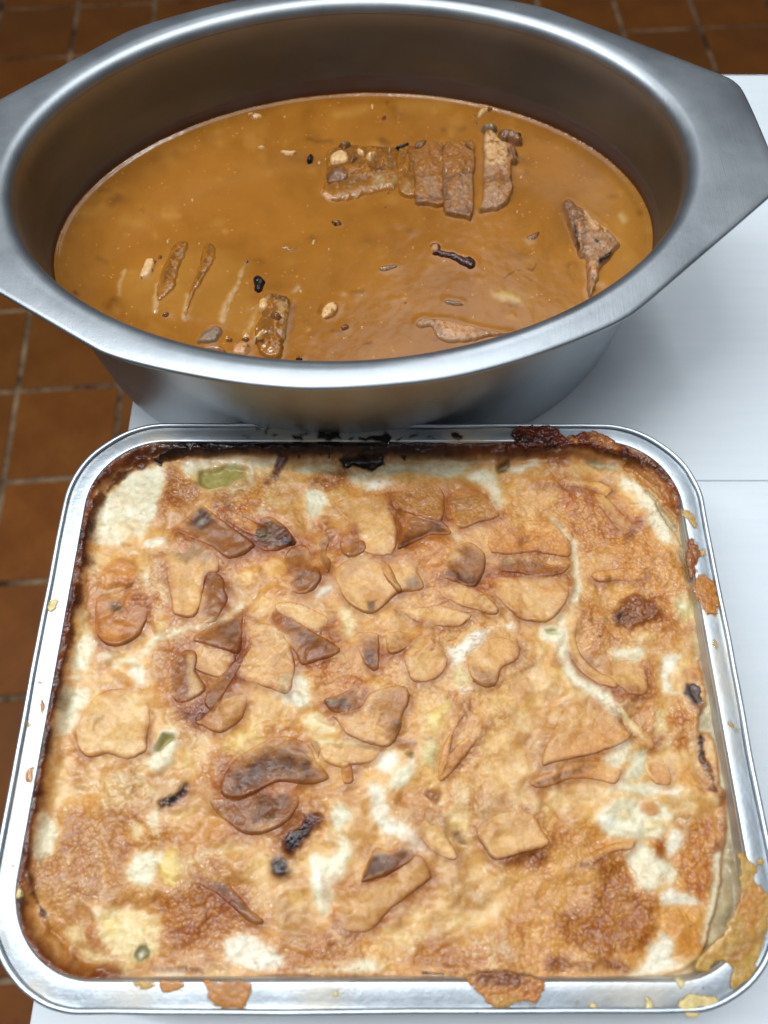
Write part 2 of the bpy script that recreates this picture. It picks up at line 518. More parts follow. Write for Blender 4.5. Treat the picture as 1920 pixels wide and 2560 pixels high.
def traypart(name, V, F, stain=None):
    V = V - np.array([0, .08, 0])
    return mesh_obj(name, V, F, M_TRAY, tray, attrs={'stain': stain if stain is not None else np.zeros(len(V))})
W = .0006
rr = []
for t in np.linspace(-150, 170, 14):      # rolled bead
    rr.append(tring(.0012 - .0012 * math.cos(R(t)), ZT + .0000 + .0012 * math.sin(R(t)), W))
rr = rr[::-1]
traypart('rolled_edge', *ringmesh(rr))
rr = [tring(.0022, ZT - .0006, W), tring(.0030, ZT - .0006), tring(.0045, ZT - .0003), tring(.0075, ZT - .0001), tring(.0098, ZT + .0001), tring(.0104, ZT), tring(.0108, ZT - .0004), tring(.0112, ZT - .0014)]
V, F = ringmesh(rr)
sn = fbm(V[:, 0] * 1000 + 90, V[:, 1] * 1000, 22, 33, 4)
traypart('flange', V, F, np.clip((sn - .12) * 1.4, 0, .5) + .5 * sstep((V[:, 1] - .19) / .01) * sstep((.09 - abs(V[:, 0] + .01)) / .04) * sstep(sn + .5))
zs = np.linspace(ZT - .0014, .006, 16)
rr = [tring(.0112 + (ZT - z) * .13, z) for z in zs] + [tring(.0112 + ZT * .13 + .002, .002), tring(.0112 + ZT * .13 + .006, .0005), tring(.08, .0005), tring(.1315, .0005)]
V, F = ringmesh(rr)
st = np.clip(.40 + .55 * fbm(V[:, 0] * 1000 + V[:, 1] * 700, V[:, 2] * 1500, 16, 31), 0, .9) * sstep((ZT - .001 - V[:, 2]) / .0016)
traypart('wall', V, F, st)

# ------------------------------------------------------------------ potato gratin
PAL = dict(white=(248, 246, 238), cream=(242, 237, 218), ycream=(242, 226, 184), yel=(240, 216, 148), lime=(230, 218, 172), olive=(190, 180, 122), dolive=(104, 92, 50),
           gold=(238, 198, 134), honey=(228, 176, 104), tan=(220, 166, 104), brown=(196, 140, 76), mbrown=(166, 112, 60), dkbr=(126, 76, 36), umber=(72, 36, 18), black=(26, 13, 9),
           pot=(230, 192, 138), pale=(236, 206, 156), pink=(204, 160, 104), pbrown=(160, 112, 68), pdark=(112, 72, 42), plum=(58, 30, 20), grey=(186, 178, 154), ggrey=(196, 188, 158), wall=(204, 190, 160),
           amber=(190, 134, 48), red=(130, 60, 28), green=(112, 112, 66))
FK = 1.0
PO = {1: (0, 1000), 2: (620, 1000), 3: (1260, 1000), 4: (0, 1480), 5: (620, 1480), 6: (1260, 1480), 7: (0, 1960), 8: (620, 1960), 9: (1260, 1960)}
PS = 1659 / 660.
def pts(panel, s):
    o = PO[panel]
    return np.array([[o[0] + float(a) / PS, o[1] + float(b) / PS] for a, b in (p.split(',') for p in s.split())])
# each line: where, kind (p area, l stroke, w = half width), colour, softness, strength, height mm, mottling, [width] : points
CRUST = '''
1 l brown 60 .5 0 .2 90 : 1050,1000 1400,950 1659,950
1 l mbrown 50 .45 0 .2 60 : 1350,1150 1600,1180
2 l brown 60 .45 0 .3 110 : 150,850 600,850 1150,820
2 l mbrown 50 .4 0 .2 70 : 250,980 450,1100 
2 l brown 60 .5 0 .4 80 : 950,620 1400,680
4 l brown 60 .5 0 .4 90 : 650,100 800,250
4 l brown 60 .45 0 .2 120 : 1150,450 1450,600 1250,780
5 l brown 60 .4 0 .2 70 : 720,380 950,400
5 l brown 60 .4 0 .2 80 : 700,700 950,850
7 l brown 60 .5 0 .2 120 : 1250,60 1500,200 
8 l brown 60 .6 0 .3 150 : -100,-60 300,60 250,330
8 l tan 60 .5 0 .3 90 : 1050,-200 1000,60
6 l tan 60 .5 0 .8 100 : 350,900 800,950
2 p honey 40 .5 0 .3 : 0,500 1600,500 1600,1257 0,1257
3 p honey 60 .6 0 .6 : 0,430 900,560 1150,1100 1100,1257 0,1257
5 p gold 60 .5 0 .2 : 0,0 1659,0 1659,1257 0,1257
7 p brown 60 .5 0 .9 : 250,150 900,150 1600,600 1600,1150 400,1150 200,600
9 p honey 60 .6 0 .8 : 0,150 1300,300 1300,1000 900,1150 0,1200
1 p cream 14 .95 0 0 : 800,450 1000,405 1045,470 1000,680 950,800 850,850 650,925 560,905 545,780 600,660 700,550
1 l lime 16 .7 0 0 18 : 780,430 690,520 610,630
1 l green 8 .4 -.3 0 10 : 890,700 900,740
1 p brown 14 .85 0 1 : 1050,400 1150,440 1270,560 1240,640 1080,660 960,800 985,680 1050,520
1 p cream 14 .9 .4 0 : 1120,400 1400,350 1659,350 1659,430 1560,440 1400,410 1260,450 1180,500
1 p olive 9 .95 -2.4 0 : 1260,440 1400,400 1570,430 1585,480 1450,540 1300,560 1250,520
1 l ycream 8 .9 .5 0 11 : 1290,570 1450,530 1640,455
1 p lime 7 .9 -1 0 : 1430,570 1600,520 1600,550 1450,590
1 p honey 20 .8 .5 1 : 1440,620 1620,560 1659,640 1560,740 1480,720
1 p gold 20 .8 .3 .2 : 1270,640 1350,600 1430,700 1480,800 1440,830 1320,720
1 p white 10 .9 .3 0 : 900,885 1050,870 1040,915 960,930 900,912
1 p cream 14 .9 .2 0 : 760,815 900,790 965,820 860,850
1 p tan 25 .9 1.6 .3 : 620,1060 700,990 830,990 900,1080 830,1160 700,1200 630,1170
1 l dkbr 6 .8 -.7 0 5 : 640,1220 760,1200 860,1155
1 p gold 12 .8 .8 0 : 1500,1070 1620,1040 1640,1110 1560,1140 1490,1110
1 l cream 10 .8 -.4 0 12 : 920,1110 930,1180 950,1257
1 l dkbr 20 .8 .4 .6 45 : 520,980 540,1030
2 p brown 18 .75 .3 .8 : 350,470 480,440 600,450 680,480 640,540 420,560
2 p cream 12 .9 -.4 0 : 370,570 450,570 500,640 440,740 400,740 380,660
2 p ggrey 18 .75 -1 0 : 850,440 900,340 1300,320 1450,380 1400,470 1250,460 1100,440 900,480 
2 p cream 14 .8 0 0 : 640,480 760,420 900,410 1100,400 1300,350 1400,410 1350,460 1200,470 1000,450 880,500 720,540
2 p white 12 .9 .3 0 : 730,545 800,500 920,520 820,560 765,570
2 p mbrown 16 .6 0 .6 : 900,275 1300,270 1500,300 1300,325 950,330
2 p cream 14 .7 0 0 : 250,420 560,400 560,450 300,470
2 p cream 14 .8 0 0 : 0,350 220,350 180,420 60,430 0,560
2 p pale 14 .7 0 0 : 80,600 270,600 260,680 120,660
2 p white 9 .8 0 0 : 60,700 90,680 110,710 80,730
2 p dolive 9 .95 -2.5 0 : 1560,410 1640,372 1640,430 1575,448
2 p cream 14 .9 .2 0 : 1420,430 1550,450 1590,560 1590,640 1560,700 1520,620 1470,520 1390,470
2 p cream 9 .8 0 0 : 1290,830 1350,870 1320,890
2 p tan 12 .8 .8 .2 : 80,1180 180,1160 240,1200 200,1240 90,1230
2 p gold 12 .7 .8 0 : 80,1000 200,960 220,1050 180,1130 140,1100 90,1060
2 l white 14 .9 .4 0 26 : 430,1240 520,1180
2 p tan 14 .6 .5 .4 : 1000,900 1120,860 1260,860 1200,960 1100,1040 1000,980
3 p ggrey 9 .9 -2 0 : 500,380 560,358 680,400 720,440 620,430 540,412
3 p cream 12 .95 .5 0 : 740,470 850,540 960,640 1010,740 1060,870 1080,925 1000,885 900,780 810,660 735,560
3 p gold 18 .8 .3 0 : 700,560 800,580 880,680 900,740 820,720 740,660
3 l brown 5 .8 -.3 0 7 : 780,655 840,650
3 l brown 5 .8 -.3 0 7 : 870,680 890,705
3 p brown 16 .85 0 .8 : 220,345 430,335 390,400 300,430 230,400
3 p white 12 .85 .3 0 : 30,430 200,378 240,410 100,450
3 p tan 25 .8 .2 1 : 380,570 560,570 690,760 730,880 560,970 440,880 350,680
3 l red 14 .5 .2 .4 16 : 830,790 790,860 740,930
3 p cream 9 .8 -.3 0 : 300,720 340,740 420,880 360,840 310,760
3 l honey 12 .8 .5 0 20 : 160,520 300,515
3 p cream 9 .9 0 0 : 90,1090 250,1130 200,1142 100,1120
3 l cream 12 .9 -.5 0 24 : 440,900 455,1050 470,1150 440,1257
3 p cream 6 .9 .3 0 : 960,990 1000,980 985,1040
3 p honey 30 .6 .6 .8 : 700,900 880,900 1080,1060 1120,1200 900,1200 720,1080
3 p ggrey 9 .9 -1.6 0 : 1080,920 1150,960 1140,1050 1090,1000
4 p cream 12 .9 .3 0 : 530,260 590,215 605,330 550,400 550,500 440,500 430,430 470,330
4 p brown 8 .8 .2 0 : 440,505 510,505 500,525 440,525
4 p cream 10 .9 .4 0 : 420,530 500,520 510,560 430,570
4 p cream 16 .9 -.3 0 : 380,600 560,600 560,660 500,760 480,860 360,920 340,760
4 p green 30 .35 -.6 0 : 360,640 470,640 430,780 370,760
4 l ycream 12 .8 -.4 0 14 : 350,930 330,1040 325,1100
4 l cream 12 .95 -.5 0 17 : 1500,90 1400,165 1250,220 1080,265 980,290 935,340 925,385
4 l cream 14 .9 .3 0 24 : 720,440 850,425
4 p white 10 .95 -.5 0 : 790,480 900,465 912,590 860,585 830,530
4 l cream 9 .9 0 0 12 : 640,400 730,400
4 p olive 6 .95 -3 0 : 1020,885 1090,910 1045,955 1000,995 975,1010 990,950
4 p cream 14 .9 .6 0 : 1000,865 1100,850 1125,960 1080,1080 1000,1130 920,1080 965,960
4 p olive 6 .95 -3 0 : 1020,885 1090,912 1045,950 1000,995 978,1008 992,950
4 p mbrown 16 .85 .2 .8 : 1100,745 1290,690 1315,760 1240,830 1120,810
4 p tan 25 .6 .3 .5 : 940,560 1060,600 1080,720 960,740
4 l brown 9 .7 -.5 0 7 : 480,1090 700,1110 950,1170 1080,1110
4 p cream 16 .7 .2 0 : 700,1165 900,1150 880,1190 740,1190
4 p yel 30 .9 .3 0 : 1440,880 1600,860 1659,950 1500,1050 1420,1000
4 p brown 18 .6 0 .8 : 1000,300 1150,260 1130,370 1020,430
4 p pink 20 .6 .5 .5 : 1120,880 1260,860 1240,960 1150,1000 1100,960
5 p cream 12 .9 -.4 0 : 135,230 190,228 255,310 240,370 180,350
5 p tan 30 .8 .3 .8 : 350,400 600,420 710,560 500,600 380,590
5 l white 3 .9 .2 0 9 : 590,495
5 l white 3 .9 .2 0 7 : 640,510
5 p brown 18 .8 1 .3 : 450,250 530,80 600,200 600,280 520,330
5 p ycream 14 .9 -.3 0 : 570,120 640,110 685,230 650,300 605,260
5 p white 12 .95 .6 0 : 1260,370 1400,250 1540,230 1450,330 1380,390 1320,460 1270,470
5 p white 10 .9 0 0 : 1310,590 1440,610 1350,642
5 l white 9 .9 .3 0 14 : 1580,215 1659,205
5 p lime 14 .85 -.4 0 : 1300,480 1390,480 1420,580 1320,592
5 p cream 14 .95 .3 0 : 200,520 330,490 390,560 370,640 400,720 230,700 170,620
5 l white 10 .8 .4 0 26 : 260,620 300,690
5 l honey 12 .8 .3 0 24 : 1050,840
5 p yel 12 .9 .5 0 : 1100,880 1150,780 1240,680 1282,720 1230,800 1190,885
5 p ycream 12 .9 .3 0 : 330,780 450,740 560,850 600,872 560,885 440,870 350,850
5 l white 9 .8 .2 0 12 : 460,830 480,860
5 l ycream 12 .9 .5 0 18 : 350,880 500,930 820,975
5 p honey 25 .9 1.6 .4 : 110,860 300,760 330,880 200,900
5 l brown 8 .7 -.3 0 6 : 310,760 345,880
5 p white 14 .95 .3 0 : 830,1020 930,990 960,1050 900,1160 850,1130 825,1100
5 p cream 12 .95 .2 0 : 950,1110 1040,1040 1055,1130 1000,1200 880,1257 870,1180
5 p dolive 5 .9 -2 0 : 990,1020 1045,1010 1030,1048
5 p lime 12 .85 .3 0 : 1080,960 1190,930 1192,1060 1150,1090 1090,1060
5 p mbrown 9 .7 -.3 0 : 900,950 1060,910 1070,960 960,1000
5 l green 6 .6 0 0 6 : 1110,930 1150,920
6 p tan 40 .7 .4 1 : 480,60 1050,20 1080,330 800,360 500,420 
6 p mbrown 16 .9 1.4 1 : 680,100 800,15 930,50 1005,150 900,205 760,232 690,190
6 p plum 16 .5 0 .8 : 700,120 760,110 760,180 700,190
6 l black 3 .95 .2 0 9 : 600,275
6 l green 7 .7 0 0 11 : 830,325 850,325
6 l green 7 .6 0 0 9 : 635,160 640,185
6 p cream 14 .9 0 0 : 640,360 900,360 850,420 740,425
6 p pale 14 .85 .8 0 : 850,255 960,240 950,310 850,330 760,300
6 p cream 9 .95 .3 0 : 230,215 370,205 370,310 230,300
6 p olive 4 .95 -2.2 0 : 260,237 340,237 340,262 268,262
6 l cream 14 .95 -.4 0 34 : 370,200 380,400 450,560 600,640 690,740
6 p white 14 .9 .3 0 : 980,500 1000,400 1140,380 1050,500 1040,620 1120,650 1000,622
6 p tan 18 .7 .2 .8 : 880,430 980,430 960,600 1000,720 880,760 850,650
6 p brown 9 .7 -.2 .5 : 640,560 720,640 880,630 880,690 700,700
6 p cream 14 .85 0 0 : 690,940 820,930 800,1060 700,1130 640,1070
6 l olive 5 .8 -.9 0 6 : 705,735 750,830 830,930
6 p cream 14 .95 .2 0 : 830,1000 920,970 900,1150 800,1200 960,1257 1000,1210 1150,1240 1050,1257 650,1257 760,1120
6 p brown 12 .8 .1 1 : 945,900 1000,900 1000,970 950,955
6 p tan 12 .85 .2 1 : 1040,880 1150,870 1170,960 1080,1010
6 p tan 16 .8 .2 1 : 1040,740 1160,740 1190,850 1040,850
6 p ycream 12 .8 0 0 : 930,740 1010,720 1020,870 940,900
6 l mbrown 12 .8 .3 .8 20 : 1190,700 1240,760
6 p honey 18 .8 .2 .3 : 1050,1120 1190,1040 1200,1200 1100,1257 1060,1200
6 p lime 14 .8 -.3 0 : 1090,20 1130,0 1225,60 1200,180 1120,200 1080,100
6 l olive 6 .8 -1.4 0 6 : 1120,5 1080,60 1100,115
6 l white 5 .9 .2 0 15 : 1115,100
6 p ggrey 20 .5 -.5 0 : 1170,200 1260,200 1270,420 1200,430
7 p cream 12 .95 .3 0 : 260,160 340,220 372,310 322,430 240,495 200,400 222,280
7 p ycream 12 .9 .3 0 : 840,240 900,260 912,340 870,372 830,330
7 p cream 12 .95 .3 0 : 850,420 960,430 982,500 960,640 900,662 830,600 808,540
7 p cream 10 .9 0 0 : 910,200 980,150 992,300 950,260
7 p honey 18 .7 1.4 .4 : 450,90 540,60 620,90 655,280 600,200 480,110
7 p yel 16 .9 .4 0 : 1000,430 1090,380 1135,560 1100,660 1010,600
7 l white 6 .9 .3 0 16 : 1015,440 1010,480
7 p tan 30 .6 .6 .3 : 1130,250 1300,200 1500,250 1450,360 1250,400 1150,380
7 l ycream 12 .6 .4 0 10 : 1130,520 1300,430 1500,370
7 p brown 30 .85 .2 1 : 1100,660 1400,640 1480,820 1440,950 1200,1010 1020,900 1000,780
7 p ycream 14 .95 .2 0 : 590,760 700,770 980,830 1003,900 990,1040 950,1100 850,1130 700,1060 640,980 600,880
7 p yel 20 .8 0 0 : 640,800 760,830 700,950 640,900
7 p white 20 .7 0 0 : 580,770 640,790 620,860
7 p pale 20 .6 0 0 : 850,850 980,840 980,960 860,960
7 p green 5 .85 -2.4 0 : 855,1045 880,1012 925,1012 950,1050 940,1090 880,1110 845,1090
7 p cream 6 .8 .6 0 : 870,1060 900,1050 910,1080 880,1095
7 p pink 16 .8 .2 .2 : 390,680 580,760 600,900 500,880 400,780
7 l pale 5 .8 .2 0 4 : 400,745 500,760 580,765
7 l amber 20 .9 -1 .2 34 : 330,930 470,1110 650,1205 830,1245
7 l ycream 24 .8 0 0 40 : 430,920 560,1060 800,1160
7 p white 14 .9 .5 0 : 1430,985 1500,940 1620,970 1700,1010 1790,1100 1780,1160 1659,1190 1560,1160 1400,1080
7 l dkbr 12 .7 -.5 .6 16 : 980,1165 1250,1175
7 l cream 6 .9 .6 0 8 : 1000,1195 1150,1195
7 l cream 6 .9 .6 0 6 : 1160,1105 1230,1085 1290,1075
7 l brown 10 .7 0 .4 16 : 480,1000 560,1010 640,1025
7 l green 4 .8 0 0 7 : 1630,1155
8 p cream 14 .97 .3 0 : 540,110 590,120 645,200 600,300 655,420 600,560 545,650 512,800 470,872 440,800 400,700 400,560 370,480 420,420 500,460 560,420 572,300 520,200
8 l white 10 .8 .3 0 24 : 420,450 450,600 450,680
8 p white 18 .85 .3 0 : 770,0 850,0 880,200 1000,260 1100,360 1130,450 1050,440 950,360 830,300 760,180
8 p tan 8 .7 .3 0 : 420,220 510,210 480,290
8 l mbrown 16 .9 1 .3 38 : 1150,60 1180,80
8 l brown 9 .7 0 .4 12 : 420,60 480,150 520,230
8 p pale 14 .8 .4 0 : 800,900 1000,920 1110,950 1040,1050 950,1010
8 p brown 22 .8 .3 .8 : 1020,1000 1200,970 1340,1080 1280,1180 1000,1130
8 p brown 22 .6 .2 .5 : 220,900 480,930 700,1040 600,1100 250,1150 180,1060
8 p pink 20 .6 .3 .3 : 230,900 380,900 400,980 240,1020
8 p cream 10 .9 .3 0 : 700,1110 780,1090 855,1160 640,1190 450,1190 560,1150
8 l cream 7 .9 .3 0 10 : 320,1175 430,1150
8 p gold 20 .8 .2 .6 : 600,990 760,960 980,1060 960,1180 860,1160 760,1070
8 p yel 18 .4 0 .2 : 1230,230 1360,230 1370,400 1280,420
8 l dkbr 10 .7 0 .6 16 : 1290,300 1340,360
9 p cream 14 .97 .5 0 : 600,180 680,90 840,90 980,110 1080,170 1070,220 1000,230 1030,290 1000,340 900,350 680,350 620,290 590,230
9 l ycream 14 .9 .6 0 30 : 770,190
9 l white 12 .9 .8 0 34 : 650,240
9 l ycream 12 .9 1 0 30 : 930,260 980,260
9 p tan 9 .9 .8 .2 : 850,120 950,105 1000,180 920,205 860,170
9 p white 12 .9 .3 0 : 1050,280 1130,290 1172,350 1090,400 1050,460 1020,400
9 p cream 12 .97 .5 0 : 790,380 870,370 980,450 1060,520 1112,580 1060,622 1000,612 970,650 900,682 830,662 820,580 760,490
9 p white 8 .97 .3 0 : 980,680 1040,650 1150,690 1250,738 1200,752 980,750
9 p white 14 .95 .2 0 : 940,1000 990,930 1070,980 1062,1100 1180,1150 1000,1190 800,1212 900,1120
9 p cream 12 .95 .3 0 : 700,0 1000,0 980,60 900,80 740,50
9 p white 10 .9 .3 0 : 1050,20 1130,20 1100,80 1020,60
9 p brown 25 .85 .3 1 : 560,480 760,460 810,660 960,720 960,860 880,1050 560,1060 400,1000 320,850 600,700
9 p tan 18 .85 .3 1 : 1100,450 1330,470 1340,600 1250,720 1130,640 1100,560
9 p tan 20 .85 .4 1 : 1130,280 1300,200 1380,300 1330,440 1150,430
9 p brown 12 .85 .2 .8 : 930,370 1020,350 1030,480 960,460
9 l gold 10 .8 -.2 .2 7 : 450,660 560,760 600,830 
9 l mbrown 9 .8 -.4 .2 7 : 400,530 520,500 620,460
9 p mbrown 20 .8 .2 .8 : 0,430 200,390 280,470 180,520 0,510
9 l red 14 .7 .3 .5 16 : 1370,60 1385,200 1360,400 1330,440
9 l cream 14 .97 -.3 0 26 : 1355,450 1340,680 1290,860 1250,980
9 l mbrown 20 .8 .4 .8 36 : 300,1130 650,1130 760,1170
9 p honey 25 .8 .3 .4 : 980,770 1240,770 1290,700 1240,950 1180,1100 1090,1030 980,900
9 l red 6 .9 .3 0 16 : 690,1150 720,1150
9 l umber 4 .8 .3 0 6 : 1160,890 1175,895
9 l umber 4 .8 .3 0 6 : 140,155 165,155
9 l ycream 14 .8 0 0 16 : 800,1225 1050,1190 1200,1110
9 l white 12 .5 .3 0 18 : 0,1010 40,1080
7 p brown 22 .7 .8 .2 : 1180,0 1240,20 1170,170 1080,210 1020,170
7 p umber 14 .95 1.2 .4 : 1000,130 1060,60 1130,10 1175,0 1165,70 1090,135 1010,150
7 l grey 5 .7 .5 0 5 : 1040,100 1090,50 1150,5
7 l black 9 .6 0 0 9 : 1085,100 1140,50
8 l dkbr 22 .95 .8 1 52 : 255,395 320,310 405,225
8 l umber 18 .85 .4 1 30 : 265,380 350,290
8 p umber 16 .95 .4 0 : 140,480 200,445 240,500 252,590 200,603 150,565
8 l black 3 .9 .1 0 5 : 832,745
3 l black 4 .97 .8 0 15 : 640,1110 662,1110
1 l black 4 .9 .2 0 8 : 605,1185
7 l black 3 .95 .1 0 5 : 1315,342
8 l white 12 .5 .3 0 12 : 1560,1020 1640,1110
'''
EDGE = '''
1 l dkbr 14 .95 1.0 .5 26 : 1300,330 1180,330 1010,365 830,425 730,490 640,610 570,730 530,830 515,930 520,1030 500,1120 470,1257
4 l dkbr 14 .95 1.0 .5 26 : 470,-20 465,100 430,280 385,450 325,700 290,850 262,1050 240,1257
7 l dkbr 14 .9 .6 .4 20 : 235,30 200,200 180,350 175,520 215,700 285,860
7 l amber 16 .8 0 .3 14 : 285,860 340,960 400,1040
4 l umber 10 .8 .4 0 13 : 345,500 305,700 268,850 240,1050 222,1257
4 l umber 10 .7 .3 .4 14 : 450,0 440,120
1 l umber 10 .8 .4 .4 16 : 560,760 510,900 530,1000
7 l umber 8 .8 .4 0 11 : 205,60 172,250 160,400 170,560
7 l umber 10 .7 .3 .3 12 : 230,750 290,830
1 p black 10 .97 1.6 .3 : 1090,290 1180,250 1400,262 1659,262 1659,340 1500,340 1250,345 1100,370 1000,385 1010,350
1 l black 6 .95 -.5 0 15 : 985,385 1010,400
2 p black 8 .97 1.6 .2 : 0,240 250,272 420,262 520,235 600,290 860,290 905,298 700,318 560,318 520,348 300,338 240,362 0,335
2 l umber 14 .9 .6 .4 26 : 250,330 200,400 170,470
2 l red 20 .7 .4 .5 20 : 270,340 130,520
2 p black 9 .97 -1.6 0 : 570,375 700,350 860,340 850,410 780,452 700,420 600,425
2 l umber 7 .9 .4 .3 8 : 690,335 760,320 860,310
2 p black 5 .95 -1 0 : 945,355 990,345 990,380
2 l black 4 .95 -1 0 6 : 515,350 520,370
2 l umber 5 .9 -.6 0 5 : 460,345 465,355
2 l umber 5 .9 -.6 0 8 : 320,365
2 l dkbr 12 .8 .6 .8 14 : 930,275 1150,270 1350,290 1659,280
3 p red 12 .96 2.2 .9 : 0,265 60,255 70,165 330,165 350,195 430,212 560,190 680,230 760,290 775,325 900,425 890,462 760,380 640,325 420,295 250,315 100,345 0,348
3 l umber 9 .8 .3 .8 18 : 0,300 100,300
3 l tan 6 .7 .4 0 6 : 50,220 70,200
3 l tan 8 .5 .4 .3 12 : 380,210 440,240
3 l amber 18 .8 -1.2 .2 30 : 790,420 900,520 1020,650 1090,740
3 l grey 12 .8 -2.0 0 20 : 900,580 1010,720 1080,830 1120,920
3 l lime 10 .4 -1.5 0 9 : 960,640 1060,770
3 p mbrown 12 .95 .8 .7 : 1150,850 1190,870 1225,930 1232,985 1205,1110 1160,1060 1148,950
6 l red 12 .8 .2 .5 22 : 1275,100 1290,40
6 p umber 10 .98 .5 0 : 1130,640 1150,580 1200,570 1242,600 1240,680 1190,712
6 l brown 12 .7 .2 0 16 : 1180,500 1200,560
6 l umber 12 .9 .5 .8 20 : 1230,910 1245,1040
6 l dkbr 12 .85 .4 .8 20 : 1250,1040 1300,1120 1310,1230
8 l dkbr 10 .7 0 .4 10 : 60,1215 400,1215
8 l black 5 .9 -.6 0 8 : 1100,1190 1230,1195
8 l green 8 .7 -.5 .4 12 : 1180,1215 1340,1225 1420,1240
9 p dkbr 16 .9 .6 .8 : 0,1195 120,1190 260,1240 240,1300 0,1290
'''
